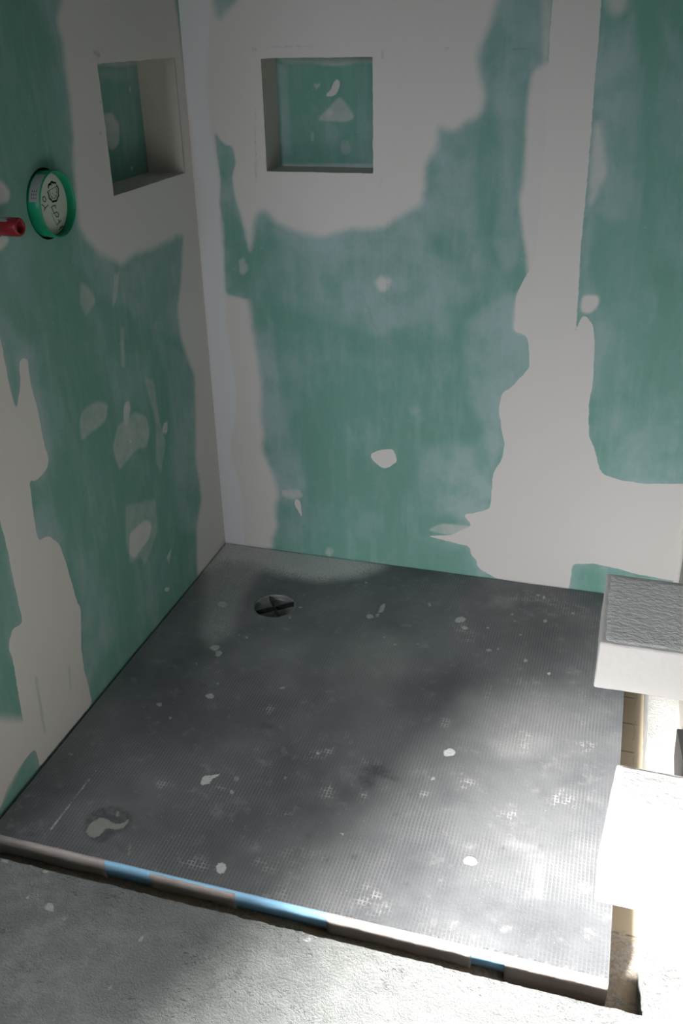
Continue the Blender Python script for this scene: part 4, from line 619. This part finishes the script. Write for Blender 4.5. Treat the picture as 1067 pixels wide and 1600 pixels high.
M_STICK = mat_plain('sticker_paper', (0.30, 0.335, 0.335), 0.6, 0.3, 0.2, 90)
M_RED = mat_plain('red_plastic', (0.25, 0.010, 0.020), 0.38, 0.45, 0.35, 60)
M_DARK = mat_plain('cavity_shade', (0.03, 0.026, 0.022), 0.9, 0.1)
M_BLACK = mat_plain('black_plastic', (0.014, 0.014, 0.016), 0.4, 0.4)
M_CUP = mat_plain('drain_cup_plastic', (0.17, 0.185, 0.18), 0.4, 0.5, 0.4, 60, (200, 0.0006))
M_WOOD = mat_plain('window_paint', (0.75, 0.75, 0.74), 0.5, 0.4)

# ------------------------------------------------------------------ the shell
CEIL = 2.76
BACK_W, LEFT_END, FAR_X = 1.32, -1.80, -1.20
NX = (0.2015, 0.4764, 1.0895, 1.3441)            # niche in the back wall: x0, x1, z0, z1
NY = (-0.4098, -0.0464, 1.0880, 1.3498)          # niche in the left wall: y0, y1, z0, z1
NDEP = 0.102
BOX_C, BOX_HOLE = (-0.668, 1.113), 0.0665        # valve box hole in the left wall (y, z)

def clean(vals):
    vals = sorted(vals); out = [vals[0]]
    for v in vals[1:]:
        if v - out[-1] > 0.0006: out.append(v)
        else: out[-1] = v
    return out

def with_lines(vals, lines):
    vals = [v for v in vals if all(abs(v - l) > 0.0019 for l in lines)]
    return sorted(vals + list(lines))

def wall_grid(name, us, vs, place, normal_flip, hole, marks, mat, thick, circ=None, jitter=None):
    """a wall whose room side is a fine grid with openings; solid behind"""
    nu, nv = len(us), len(vs)
    UV = np.array([(u, v) for u in us for v in vs])
    P = UV.copy()
    if circ:
        (cu, cv), r = circ
    faces = []
    bnd = {}
    keep = {}
    for i in range(nu - 1):
        for j in range(nv - 1):
            cu_, cv_ = (us[i] + us[i + 1]) / 2, (vs[j] + vs[j + 1]) / 2
            if hole and hole[0] < cu_ < hole[1] and hole[2] < cv_ < hole[3]: continue
            if circ and math.hypot(cu_ - cu, cv_ - cv) < r: 
                for a in (i * nv + j, (i + 1) * nv + j, (i + 1) * nv + j + 1, i * nv + j + 1): bnd[a] = bnd.get(a, 0) + 1
                continue
            q = (i * nv + j, (i + 1) * nv + j, (i + 1) * nv + j + 1, i * nv + j + 1)
            faces.append(q if not normal_flip else q[::-1])
    used = set(k for f in faces for k in f)
    if circ:
        for a in bnd:
            if a in used:
                d = P[a] - (cu, cv); P[a] = np.array((cu, cv)) + d / np.linalg.norm(d) * r
    if hole and jitter:
        for k in range(len(P)):
            u, v = P[k]
            onu = (abs(u - hole[0]) < 1e-6 or abs(u - hole[1]) < 1e-6) and hole[2] - 1e-6 <= v <= hole[3] + 1e-6
            onv = (abs(v - hole[2]) < 1e-6 or abs(v - hole[3]) < 1e-6) and hole[0] - 1e-6 <= u <= hole[1] + 1e-6
            if onu: P[k, 0] += jitter * mnoise.noise((v * 60, u * 10, 3.3))
            if onv: P[k, 1] += jitter * mnoise.noise((u * 60, v * 10, 7.3))
    remap = {}; verts = []; keepidx = []
    for k in sorted(used):
        remap[k] = len(verts); verts.append(place(P[k, 0], P[k, 1], 0.0)); keepidx.append(k)
    faces = [tuple(remap[k] for k in f) for f in faces]
    nfront = len(verts)
    u0, u1, v0, v1 = us[0], us[-1], vs[0], vs[-1]
    c = nfront
    for (u, v) in ((u0, v0), (u1, v0), (u1, v1), (u0, v1)): verts.append(place(u, v, 0.0)); verts.append(place(u, v, thick))
    ring = [(c, c + 1), (c + 2, c + 3), (c + 4, c + 5), (c + 6, c + 7)]
    for k in range(4):
        a, b = ring[k], ring[(k + 1) % 4]
        faces.append((a[0], b[0], b[1], a[1]))
    faces.append((c + 1, c + 3, c + 5, c + 7))
    me = mesh_from(verts, faces)
    F = paint(P[keepidx], marks)
    set_attr(me, F, ('edge', 'val', 'soft', 'haze', 'tape', 'halo', 'dark'), len(verts))
    return struct(link(name, me, mat))

us = with_lines(axis((0.0, 1.32, 0.004)), NX[:2])
vs = with_lines(axis((-0.10, -0.03, 0.02), (-0.03, 1.50, 0.004), (1.50, CEIL, 0.06)), NX[2:])
wall_back = wall_grid('wall_back', us, vs, lambda u, v, d: (u, d, v), False, NX, BACK_MARKS, M_BOARD, 0.15, jitter=0.0016)

us = with_lines(axis((LEFT_END, -1.30, 0.05), (-1.30, 0.0, 0.004)), NY[:2])
vs = with_lines(axis((-0.10, -0.03, 0.02), (-0.03, 1.50, 0.004), (1.50, CEIL, 0.06)), NY[2:])
wall_left = wall_grid('wall_left', us, vs, lambda u, v, d: (-d, u, v), False, NY, LEFT_MARKS, M_BOARD, 0.15, circ=(BOX_C, BOX_HOLE), jitter=0.0016)

def slab_wall(name, boxes, mat):
    bm = bmesh.new()
    for b in boxes: add_box(bm, *b)
    return struct(bm_obj(name, bm, mat))
slab_wall('wall_right', [(1.32, 1.47, FRONT_Y - 0.15, 0.15, -0.10, CEIL)], M_GREENWALL)
slab_wall('wall_return', [(FAR_X - 0.15, -0.15, LEFT_END, LEFT_END + 0.15, -0.10, CEIL)], M_PLASTER)
slab_wall('wall_side', [(FAR_X - 0.15, FAR_X, FRONT_Y - 0.15, LEFT_END, -0.10, CEIL)], M_PLASTER)
slab_wall('wall_front', [(FAR_X, WIN_X0, FRONT_Y - 0.15, FRONT_Y, -0.10, CEIL), (WIN_X1, 1.32, FRONT_Y - 0.15, FRONT_Y, -0.10, CEIL),
                         (WIN_X0, WIN_X1, FRONT_Y - 0.15, FRONT_Y, -0.10, WIN_Z0), (WIN_X0, WIN_X1, FRONT_Y - 0.15, FRONT_Y, WIN_Z1, CEIL)], M_PLASTER)
slab_wall('ceiling', [(FAR_X - 0.15, 1.47, FRONT_Y - 0.15, 0.15, CEIL, CEIL + 0.12)], M_GREENWALL)
wf = slab_wall('window_1', [(WIN_X0, WIN_X0 + 0.04, FRONT_Y - 0.15, FRONT_Y - 0.10, WIN_Z0, WIN_Z1), (WIN_X1 - 0.04, WIN_X1, FRONT_Y - 0.15, FRONT_Y - 0.10, WIN_Z0, WIN_Z1),
                            (WIN_X0 + 0.04, WIN_X1 - 0.04, FRONT_Y - 0.15, FRONT_Y - 0.10, WIN_Z0, WIN_Z0 + 0.04), (WIN_X0 + 0.04, WIN_X1 - 0.04, FRONT_Y - 0.15, FRONT_Y - 0.10, WIN_Z1 - 0.04, WIN_Z1)], M_WOOD)

# niches: lining boards and a green back panel, parts of their wall
def niche(wall, u0, u1, v0, v1, place, marks, flip):
    bm = bmesh.new(); T = 0.010
    def box(a0, a1, b0, b1, d0, d1):
        c = [bm.verts.new(place(a, b, d)) for a in (a0, a1) for b in (b0, b1) for d in (d0, d1)]
        for f in ((0, 1, 3, 2), (4, 6, 7, 5), (0, 4, 5, 1), (2, 3, 7, 6), (0, 2, 6, 4), (1, 5, 7, 3)): bm.faces.new([c[i] for i in f])
    d0 = 0.0015
    box(u0 - T, u0, v0 - T, v1 + T, d0, NDEP); box(u1, u1 + T, v0 - T, v1 + T, d0, NDEP)
    box(u0, u1, v0 - T, v0, d0, NDEP); box(u0, u1, v1, v1 + T, d0, NDEP)
    o = bm_obj('niche_lining', bm, M_NICHE, wall)
    us, vs = axis((u0 - 0.009, u1 + 0.009, 0.004)), axis((v0 - 0.009, v1 + 0.009, 0.004))
    P = np.array([(u, v) for u in us for v in vs]); nv = len(vs)
    verts = [place(u, v, NDEP) for u, v in P]
    faces = []
    for i in range(len(us) - 1):
        for j in range(nv - 1):
            q = (i * nv + j, (i + 1) * nv + j, (i + 1) * nv + j + 1, i * nv + j + 1)
            faces.append(q if not flip else q[::-1])
    n0 = len(verts)
    for (u, v) in ((us[0], vs[0]), (us[-1], vs[0]), (us[-1], vs[-1]), (us[0], vs[-1])):
        verts.append(place(u, v, NDEP)); verts.append(place(u, v, NDEP + 0.0125))
    for k in range(4):
        a, b = n0 + 2 * k, n0 + 2 * ((k + 1) % 4)
        faces.append((a, b, b + 1, a + 1))
    faces.append((n0 + 1, n0 + 3, n0 + 5, n0 + 7))
    me = mesh_from(verts, faces)
    set_attr(me, paint(P, marks), ('edge', 'val', 'soft', 'haze', 'tape', 'halo', 'dark'), len(verts))
    p = link('niche_back', me, M_BOARD, wall)
    p['label'] = 'green board back of the wall niche'
niche(wall_back, *NX, lambda u, v, d: (u, d, v), NICHE_BACK_MARKS, False)
niche(wall_left, *NY, lambda u, v, d: (-d, u, v), NICHE_LEFT_MARKS, False)

# corner bead of filler where back and right wall meet
bm = bmesh.new()
prev = None
for k in range(80):
    z = -0.06 + k * 0.036
    r = 0.010 + 0.006 * mnoise.noise((z * 9, 1.2, 0.3))
    row = [bm.verts.new((1.32 - r * c, -r * s, z)) for c, s in ((1, 0), (0.62, 0.12), (0.32, 0.32), (0.12, 0.62), (0, 1))]
    if prev:
        for i in range(4): bm.faces.new((prev[i], prev[i + 1], row[i + 1], row[i]))
    prev = row
struct(bm_obj('trim_1', bm, M_PLASTER, smooth=True))

# concrete floor with the trench left open round the tray
EDGE_X, EDGE_Y, FLOOR_Z, BASE_Z = 1.2520, -1.2840, 0.0200, -0.066
us = with_lines(axis((FAR_X, 0.0, 0.05), (0.0, 1.32, 0.006)), (EDGE_X,))
vs = with_lines(axis((FRONT_Y, -1.62, 0.10), (-1.62, -1.20, 0.006), (-1.20, 0.0, 0.02)), (EDGE_Y,))
nv = len(vs); verts = []; faces = []
for u in us:
    for v in vs:
        x, y = u, v
        if abs(u - EDGE_X) < 1e-6 and v > EDGE_Y - 1e-6: x += 0.0022 * mnoise.noise((v * 35, 2.2, 0)) + 0.0015 * mnoise.noise((v * 160, 2.2, 0))
        if abs(v - EDGE_Y) < 1e-6 and u < EDGE_X + 1e-6: y += 0.0028 * mnoise.noise((u * 30, 5.1, 0)) + 0.0022 * mnoise.noise((u * 150, 3.2, 0))
        verts.append((x, y, FLOOR_Z + 0.0012 * mnoise.noise((u * 14, v * 14, 1.0))))
for i in range(len(us) - 1):
    for j in range(nv - 1):
        cu, cv = (us[i] + us[i + 1]) / 2, (vs[j] + vs[j + 1]) / 2
        if cu < EDGE_X and cv > EDGE_Y and cu > 0: continue
        if cu < 0 and cv > LEFT_END: continue
        faces.append((i * nv + j, (i + 1) * nv + j, (i + 1) * nv + j + 1, i * nv + j + 1))
used = sorted(set(k for f in faces for k in f)); rm = {k: n for n, k in enumerate(used)}
verts = [verts[k] for k in used]; faces = [tuple(rm[k] for k in f) for f in faces]
nf = len(verts)
cnt = {}
for f in faces:
    for a, b in zip(f, f[1:] + f[:1]):
        cnt[(min(a, b), max(a, b))] = cnt.get((min(a, b), max(a, b)), []) + [(a, b)]
low = {}
for e, l in cnt.items():
    if len(l) == 1:
        a, b = l[0]
        for k in (a, b):
            if k not in low:
                low[k] = len(verts); x, y, z = verts[k]
                verts.append((x, y, -0.10))
        faces.append((b, a, low[a], low[b]))
me = mesh_from(verts, faces)
set_attr(me, paint(np.array([v[:2] for v in verts[:nf]]), FLOOR_MARKS + [('D', 1, 0.04, [(1.24, -1.15), (1.34, -1.15), (1.34, 0.05), (1.24, 0.05)])]), ('edge', 'val', 'dark', 'dust_or_pale'), len(verts))  # the extra band makes the right-hand floor strip paler
floor = struct(link('floor', me, M_CONC))
bm = bmesh.new(); add_box(bm, 0, EDGE_X + 0.004, EDGE_Y - 0.005, 0.0, -0.10, BASE_Z)
struct(bm_obj('floor_trench', bm, M_BASE))

# ------------------------------------------------------------------ shower tray
TX0, TX1, TY0, TY1 = 0.006, 1.200, -1.2165, -0.005
DRAIN, DR = (0.2678, -0.2872), 0.0590
def dip(x, y): return -0.007 * math.exp(-((x - DRAIN[0]) ** 2 + (y - DRAIN[1]) ** 2) / 0.05)
tray = thing('shower_tray', 'dark grey square shower tray with gridded dusty surface in the wall corner', 'shower tray', (0.6, -0.6, BASE_Z))
TO = Vector((0.6, -0.6, BASE_Z))
us, vs = axis((TX0, TX1, 0.0045)), axis((TY0, TY1, 0.0045))
nv = len(vs); P = np.array([(u, v) for u in us for v in vs]); faces = []; bnd = set()
for i in range(len(us) - 1):
    for j in range(nv - 1):
        cu, cv = (us[i] + us[i + 1]) / 2, (vs[j] + vs[j + 1]) / 2
        q = (i * nv + j, (i + 1) * nv + j, (i + 1) * nv + j + 1, i * nv + j + 1)
        if math.hypot(cu - DRAIN[0], cv - DRAIN[1]) < DR: bnd.update(q); continue
        faces.append(q)
used = sorted(set(k for f in faces for k in f))
for k in bnd & set(used):
    d = P[k] - DRAIN; P[k] = np.array(DRAIN) + d / np.linalg.norm(d) * DR
# left edge runs slightly off the wall towards the front
for k in used:
    u, v = P[k]
    w = max(0.0, 1 - (u - TX0) / 0.05)
    P[k, 0] += w * (0.006 * (-v / 1.2)) - w * 0.002
rm = {k: n for n, k in enumerate(used)}
verts = [(P[k, 0], P[k, 1], dip(*P[k]) + 0.0006 * mnoise.noise((P[k, 0] * 25, P[k, 1] * 25, 0)) + (0.0016 * mnoise.noise((P[k, 0] * 120, 1, 0)) if P[k, 1] < TY0 + 1e-6 else 0)) for k in used]
faces = [tuple(rm[k] for k in f) for f in faces]; nf = len(verts)
cnt = {}
for f in faces:
    for a, b in zip(f, f[1:] + f[:1]): cnt.setdefault((min(a, b), max(a, b)), []).append((a, b))
low = {}
for e, l in cnt.items():
    if len(l) == 1:
        a, b = l[0]
        for k in (a, b):
            if k not in low:
                low[k] = len(verts); x, y, z = verts[k]; verts.append((x, y, z - 0.006))
        faces.append((b, a, low[a], low[b]))
Pm = P[used]
me = mesh_from([tuple(Vector(v) - TO) for v in verts], faces)
set_attr(me, paint(Pm, TRAY_MARKS), ('edge', 'val', 'dust_or_pale', 'smudge', 'dark', 'paint'), len(verts))
link('tray_surface', me, M_TRAY, tray)

# foam core: rounded front edge showing, drain hole kept free by the cup
PROF = [(0.0, -0.0018), (-0.0030, -0.0026), (-0.0047, -0.0050), (-0.0052, -0.0090), (-0.0052, -0.0200), (-0.0048, -0.0300), (-0.0030, -0.0410)]
def strip(name, x0, x1, off, mat, parent, jit, seed, ztop=0.0, ragged=0.0, bottom=None):
    bm = bmesh.new(); prev = None; n = max(8, int((x1 - x0) / 0.006))
    prof = list(PROF) + ([(-0.0035, bottom)] if bottom else [])
    for i in range(n + 1):
        x = x0 + (x1 - x0) * i / n
        e = ragged * (mnoise.noise((x * 40, seed, 0.5)))
        row = []
        m = len(prof)
        for k, (dy, dz) in enumerate(prof):
            j = jit * mnoise.noise((x * 45, k * 0.8, seed)) + 0.4 * jit * mnoise.noise((x * 150, k * 1.3, seed))
            xs = x + (ragged * 2 * mnoise.noise((k * 1.7, seed, 1)) if i in (0, n) else 0)
            if k >= 5 and bottom: dz += 0.006 * mnoise.noise((x * 14, seed, 4)) + 0.003 * mnoise.noise((x * 60, seed, 9))
            row.append(bm.verts.new(Vector((xs, TY0 + dy - off * (1 - 0.8 * (bottom is not None and k == len(prof) - 1)) + j, dz + (ztop + e if k < 2 else 0) - (0.3 * j if k == 0 else 0))) - TO))
        row.append(bm.verts.new(Vector((x, TY0 + 0.03, prof[-1][1])) - TO)); row.append(bm.verts.new(Vector((x, TY0 + 0.03, -0.0065)) - TO))
        if prev:
            for k in range(len(row)): bm.faces.new((prev[k], prev[(k + 1) % len(row)], row[(k + 1) % len(row)], row[k]))
        else: bm.faces.new(row)
        prev = row
    bm.faces.new(prev[::-1])
    return bm_obj(name, bm, mat, parent, smooth=True)
foam = strip('foam_core', 0.012, 1.196, 0.0, M_FOAM, tray, 0.0004, 1.0)
foam['label'] = 'light blue foam core showing along the front edge'
for k, (a, b, zt, sd, bt) in enumerate(((0.012, 0.266, 0.0010, 2.0, -0.047), (0.362, 0.535, -0.0014, 5.0, -0.0425), (0.395, 0.40, 0, 1, None), (0.712, 0.972, 0.0010, 7.0, -0.050), (1.03, 1.2, 0.0012, 9.0, -0.064))):
    if k == 2: continue
    s_ = strip('mortar_smear', a, b, 0.0016, M_SMEAR, tray, 0.0022, sd, zt, 0.001, bt)
    s_['label'] = 'grey brown mortar smeared over the front edge'
bm = bmesh.new()
add_box(bm, 0.03 - TO.x, 1.19 - TO.x, -1.185 - TO.y, -0.03 - TO.y, 0.0005, -0.0415 - TO.z)
bm_obj('mortar_bed', bm, M_BED, tray)
for o in tray.children:
    if o.name.startswith('mortar_bed'): o['label'] = 'rough brown mortar bed under the tray'

# ------------------------------------------------------------------ drain
dz = dip(*DRAIN)
drain = thing('shower_drain', 'round black drain hole with a cross of two bars near the back left corner', 'drain', (DRAIN[0], DRAIN[1], dz - 0.030))
bm = bmesh.new()
lathe(bm, [(0.0588, 0.0292), (0.0572, 0.0300), (0.0560, 0.0292), (0.0554, 0.022), (0.0545, 0.0145), (0.052, 0.0120), (0.030, 0.0085), (0.004, 0.0070)], 64)
o = bm_obj('drain_cup', bm, M_CUP, drain, smooth=True)
def bar(ang, L, h, w, z0):
    bm = bmesh.new(); add_box(bm, -L / 2, L / 2, -w / 2, w / 2, z0, z0 + h)
    bmesh.ops.bevel(bm, geom=bm.edges[:], offset=0.0006, segments=2, affect='EDGES')
    o = bm_obj('cross_bar', bm, M_BLACK, drain); o.rotation_euler = (0, 0, ang); return o
bar(math.atan2(0.0576, 0.0724), 0.1115, 0.0140, 0.0034, 0.0140)
bar(math.atan2(-0.0791, 0.0572), 0.1115, 0.0145, 0.0026, 0.0142)

# ------------------------------------------------------------------ valve box in the left wall
BX = thing('valve_box', 'round green valve box ring with a hand-marked cover sunk in the left wall', 'valve box', (0, BOX_C[0], BOX_C[1]))
bm = bmesh.new()
R = 0.0624
prof = [(R * 0.985, -0.04), (R * 0.99, 0.0), (R, 0.008), (R, 0.0255), (R - 0.0012, 0.0264), (R - 0.0030, 0.0258), (R - 0.0036, 0.0225), (R - 0.0040, 0.004), (R - 0.0044, -0.04)]
lathe(bm, prof, 72, 'x')
bm_obj('ring', bm, M_GREENP, BX, smooth=True)
bm = bmesh.new()
lathe(bm, [(0.0002, 0.0060), (R - 0.0042, 0.0060), (R - 0.0038, 0.0078), (R - 0.0050, 0.0086), (0.030, 0.0084), (0.0002, 0.0084)], 72, 'x')
cover = bm_obj('cover_disc', bm, M_CARD, BX)
cover['label'] = 'pale cover disc with black handwriting and a round stamp'
def stroke(name, lines, x, w, parent, mat):
    bm = bmesh.new()
    for pts in lines:
        for (a, b) in zip(pts, pts[1:]):
            a = Vector((a[0] - BOX_C[0], a[1] - BOX_C[1])); b = Vector((b[0] - BOX_C[0], b[1] - BOX_C[1]))
            d = (b - a)
            if d.length < 1e-6: continue
            d.normalize(); n = Vector((-d.y, d.x)) * w; d = d * w * 0.7
            q = [a - d + n, a - d - n, b + d - n, b + d + n]
            lo = [bm.verts.new((x, p.x, p.y)) for p in q]; hi = [bm.verts.new((x + 0.0003, p.x, p.y)) for p in q]
            bm.faces.new(hi)
            for k in range(4): bm.faces.new((lo[k], lo[(k + 1) % 4], hi[(k + 1) % 4], hi[k]))
    return bm_obj(name, bm, mat, parent)
W_ = [[(-0.6983, 1.1175), (-0.6938, 1.1146), (-0.6877, 1.1078)], [(-0.6941, 1.1046), (-0.6888, 1.1087), (-0.6768, 1.1126)],
      [(-0.6908, 1.1292), (-0.6852, 1.1298), (-0.6813, 1.1249), (-0.684, 1.1202), (-0.6892, 1.1211), (-0.692, 1.1251), (-0.6908, 1.1292)],
      [(-0.6675, 1.1067), (-0.6601, 1.1084), (-0.6519, 1.1078)], [(-0.6657, 1.1064), (-0.6629, 1.0986), (-0.6617, 1.0933)],
      [(-0.6615, 1.094), (-0.6556, 1.0952), (-0.6513, 1.0952), (-0.6456, 1.0905), (-0.6484, 1.0858), (-0.6552, 1.087), (-0.6581, 1.0912)], [(-0.6532, 1.108), (-0.6528, 1.1028)],
      [(-0.6568, 1.0716), (-0.6486, 1.0754), (-0.6408, 1.0777)], [(-0.6499, 1.0808), (-0.6469, 1.0743)], [(-0.6526, 1.0619), (-0.6441, 1.0663)], [(-0.6465, 1.063), (-0.638, 1.0675)], [(-0.6404, 1.0641), (-0.6333, 1.0659)]]
stroke('handwriting', W_, 0.0083, 0.0009, cover, M_INK)
stroke('underline', [[(-0.6691, 1.0967), (-0.6648, 1.0827), (-0.6584, 1.0712)]], 0.0083, 0.0004, cover, M_INK)
sc_, sr = (-0.6527, 1.1335), 0.0182
ring_ = [(sc_[0] + sr * math.cos(a) * (1 + 0.05 * math.sin(9 * a)), sc_[1] + sr * 0.98 * math.sin(a) * (1 + 0.05 * math.sin(9 * a))) for a in [2 * math.pi * i / 54 for i in range(55)]]
gap = lambda p: abs((p[1] - 1.1425) - 0.136 * (p[0] + 0.652)) < 0.0028
seg = [[a, b] for a, b in zip(ring_, ring_[1:]) if not gap(a)]
ring2 = [(sc_[0] + 0.68 * (p[0] - sc_[0]), sc_[1] + 0.68 * (p[1] - sc_[1])) for p in ring_]
st = stroke('stamp', seg, 0.0083, 0.0016, cover, M_INK)
stroke('stamp_ring', [[a, b] for a, b in zip(ring2, ring2[1:]) if not gap(a)] + [[(-0.6715, 1.1372), (-0.634, 1.1424)], [(-0.6655, 1.1462), (-0.640, 1.1497)]] +
       [[(sc_[0] - 0.008 + 0.004 * i, sc_[1] - 0.009 + 0.003 * ((i * 2) % 3)), (sc_[0] - 0.006 + 0.004 * i, sc_[1] - 0.008 + 0.003 * ((i * 2) % 3))] for i in range(5)], 0.0083, 0.0005, cover, M_INK)
# printed sticker on the outer upper side of the ring
bm = bmesh.new(); prev = None
for i in range(15):
    a = math.radians(113 + i * 3.9)     # angle from +y
    row = [bm.verts.new((x, (R + 0.0005) * math.cos(a), (R + 0.0005) * math.sin(a))) for x in (0.003, 0.0245)]
    if prev: bm.faces.new((prev[0], prev[1], row[1], row[0]))
    prev = row
st = bm_obj('sticker', bm, M_STICK, BX, smooth=True)
st['label'] = 'grey printed sticker on the green ring'
bm = bmesh.new()
for k, x in enumerate((0.008, 0.0125, 0.017)):
    prev = None
    for i in range(7):
        a = math.radians(148 + i * 3.0)
        row = [bm.verts.new((x + dx, (R + 0.0009) * math.cos(a), (R + 0.0009) * math.sin(a))) for dx in (0, 0.0016)]
        if prev and i % 2: bm.faces.new((prev[0], prev[1], row[1], row[0]))
        prev = row
bm_obj('print', bm, M_INK, st)
# hole lining behind the ring, its shade put in as near-black colour
bm = bmesh.new()
lathe(bm, [(0.0002, -0.052), (BOX_HOLE, -0.052), (BOX_HOLE, -0.0015)], 60, 'x')
bm_obj('mounting_hole', bm, M_DARK, BX)

# ------------------------------------------------------------------ red plug
PY, PZ, PL = -0.846, 1.1035, 0.0575
RP = thing('red_pipe_plug', 'red plastic pipe plug sticking out of the left wall beside the green ring', 'pipe plug', (0, PY, PZ))
bm = bmesh.new()
lathe(bm, [(0.0205, 0.0), (0.0195, 0.010), (0.0158, 0.012), (0.0155, 0.022), (0.0163, 0.023), (0.0163, PL - 0.003), (0.0150, PL), (0.0112, PL), (0.0098, PL - 0.002), (0.0092, 0.022), (0.0004, 0.020)], 40, 'x')
bm_obj('plug_body', bm, M_RED, RP, smooth=True)
bm = bmesh.new(); prev = None
for i in range(11):
    a = math.radians(40 + i * 10)
    w = 0.008 + 0.006 * mnoise.noise((i * 0.7, 1, 2))
    row = [bm.verts.new((x, 0.0168 * math.cos(a), 0.0168 * math.sin(a))) for x in (0.022, 0.030 + w)]
    if prev: bm.faces.new((prev[0], prev[1], row[1], row[0]))
    prev = row
o = bm_obj('plaster_splash', bm, M_STICK, RP, smooth=True); o['label'] = 'dried plaster on top of the plug'

# ------------------------------------------------------------------ the two blocks standing out from the right wall
def block(label, corners, xr, seed):
    """corners of the free end: back top, front top, front bottom, back bottom"""
    bt, ft, fb, bb = [Vector(c) for c in corners]
    base = Vector((xr, (fb.y + bb.y) / 2, min(fb.z, bb.z)))
    root = thing('masonry_block', label, 'block', base, 'white blocks jutting from the right wall')
    bm = bmesh.new()
    L = [bt, ft, fb, bb]; Rr = [Vector((xr, p.y, p.z)) for p in L]
    v = [bm.verts.new(p - base) for p in L + Rr]
    for f in ((0, 1, 2, 3), (7, 6, 5, 4), (0, 4, 5, 1), (1, 5, 6, 2), (2, 6, 7, 3), (3, 7, 4, 0)): bm.faces.new([v[i] for i in f])
    bmesh.ops.recalc_face_normals(bm, faces=bm.faces)
    bmesh.ops.bevel(bm, geom=bm.edges[:], offset=0.0045, segments=3, affect='EDGES', profile=0.6)
    bmesh.ops.subdivide_edges(bm, edges=[e for e in bm.edges if e.calc_length() > 0.02], cuts=22, use_grid_fill=True)
    for q in bm.verts:
        p = q.co + base
        if p.x > xr - 0.012: continue
        q.co += Vector((mnoise.noise(p * 55 + Vector((seed, 0, 0))), mnoise.noise(p * 55 + Vector((0, seed, 0))), mnoise.noise(p * 55 + Vector((0, 0, seed))))) * 0.0009
    bm_obj('body', bm, M_BLOCK, root, smooth=False)
    # rough grey mortar on the top face
    bm = bmesh.new(); nx, ny = 30, 30; g = []
    for i in range(nx + 1):
        r = []
        for j in range(ny + 1):
            s, u = i / nx, j / ny
            p0 = ft.lerp(bt, u); p = p0.lerp(Vector((xr, p0.y, p0.z)), s)
            ins = 0.004
            p.x += ins * (1 - s) - 0.001 * s
            p.y += ins * (1 - 2 * u)
            edge = i in (0, nx) or j in (0, ny)
            p.z += -0.001 if edge else 0.0014 + 0.0012 * mnoise.noise(p * 90)
            if edge: p += Vector((mnoise.noise(p * 120) * 0.0012 if s < 1 else 0, mnoise.noise(p * 130 + Vector((3, 0, 0))) * 0.0014, 0))
            r.append(bm.verts.new(p - base))
        g.append(r)
    for i in range(nx):
        for j in range(ny): bm.faces.new((g[i][j], g[i + 1][j], g[i + 1][j + 1], g[i][j + 1]))
    o = bm_obj('mortar_top', bm, M_BLOCKTOP, root, smooth=True)
    o['label'] = 'rough grey mortar on the top'
    return root
block('white block with shaded dark grey rough top, the one nearer the back wall',
      [(1.1201, -0.9192, 0.5971), (1.1191, -1.1244, 0.5971), (1.1182, -1.1244, 0.515), (1.1188, -0.9192, 0.515)], 1.32, 1.7)
block('glaring sunlit white block, the one over the front right corner of the grey tray',
      [(1.1645, -1.1676, 0.4141), (1.1641, -1.2504, 0.4148), (1.1572, -1.2504, 0.2081), (1.1565, -1.1676, 0.2078)], 1.32, 4.9)

# ------------------------------------------------------------------ strip lying in the trench, and an added wedge for a shadow
root = thing('plastic_strip', 'thin curled plastic strip lying in the trench at the front right tray corner', 'strip', (1.19, -1.225, BASE_Z))
bm = bmesh.new()
path = [(-0.028, -0.004), (-0.010, -0.008), (0.015, -0.004), (0.036, 0.004), (0.038, 0.0), (0.030, -0.010), (0.022, -0.018)]
prev = None
pts = []
for a, b in zip(path, path[1:]):
    for k in range(6): pts.append((a[0] + (b[0] - a[0]) * k / 6, a[1] + (b[1] - a[1]) * k / 6))
for i, (x, y) in enumerate(pts):
    z = 0.004 + 0.003 * math.sin(i * 0.25)
    row = [bm.verts.new((x, y, z)), bm.verts.new((x, y, z + 0.005)), bm.verts.new((x + 0.0006, y + 0.0006, z + 0.005)), bm.verts.new((x + 0.0006, y + 0.0006, z))]
    if prev:
        for k in range(4): bm.faces.new((prev[k], prev[(k + 1) % 4], row[(k + 1) % 4], row[k]))
    else: bm.faces.new(row)
    prev = row
bm.faces.new(prev)
bm_obj('strip_band', bm, M_SMEAR, root)

root = thing('shadow_wedge', 'small dark grey wedge added for the triangular shadow on the right wall between the two white blocks', 'shadow stand-in', (1.312, -0.68, FLOOR_Z))  # added dark wedge, coloured to stand in for a shadow triangle
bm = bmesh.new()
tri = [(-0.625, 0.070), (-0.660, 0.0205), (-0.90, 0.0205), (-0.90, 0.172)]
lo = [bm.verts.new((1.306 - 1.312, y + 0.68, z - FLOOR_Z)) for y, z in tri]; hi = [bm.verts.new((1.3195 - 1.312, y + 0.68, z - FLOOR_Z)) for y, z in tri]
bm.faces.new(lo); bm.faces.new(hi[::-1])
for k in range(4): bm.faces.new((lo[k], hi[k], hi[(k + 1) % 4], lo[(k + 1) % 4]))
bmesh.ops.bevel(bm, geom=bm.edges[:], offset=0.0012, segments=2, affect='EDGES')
bm_obj('shadow_wedge_body', bm, mat_plain('shadow_grey', (0.075, 0.072, 0.068), 0.9, 0.1, 0.1, 20), root)
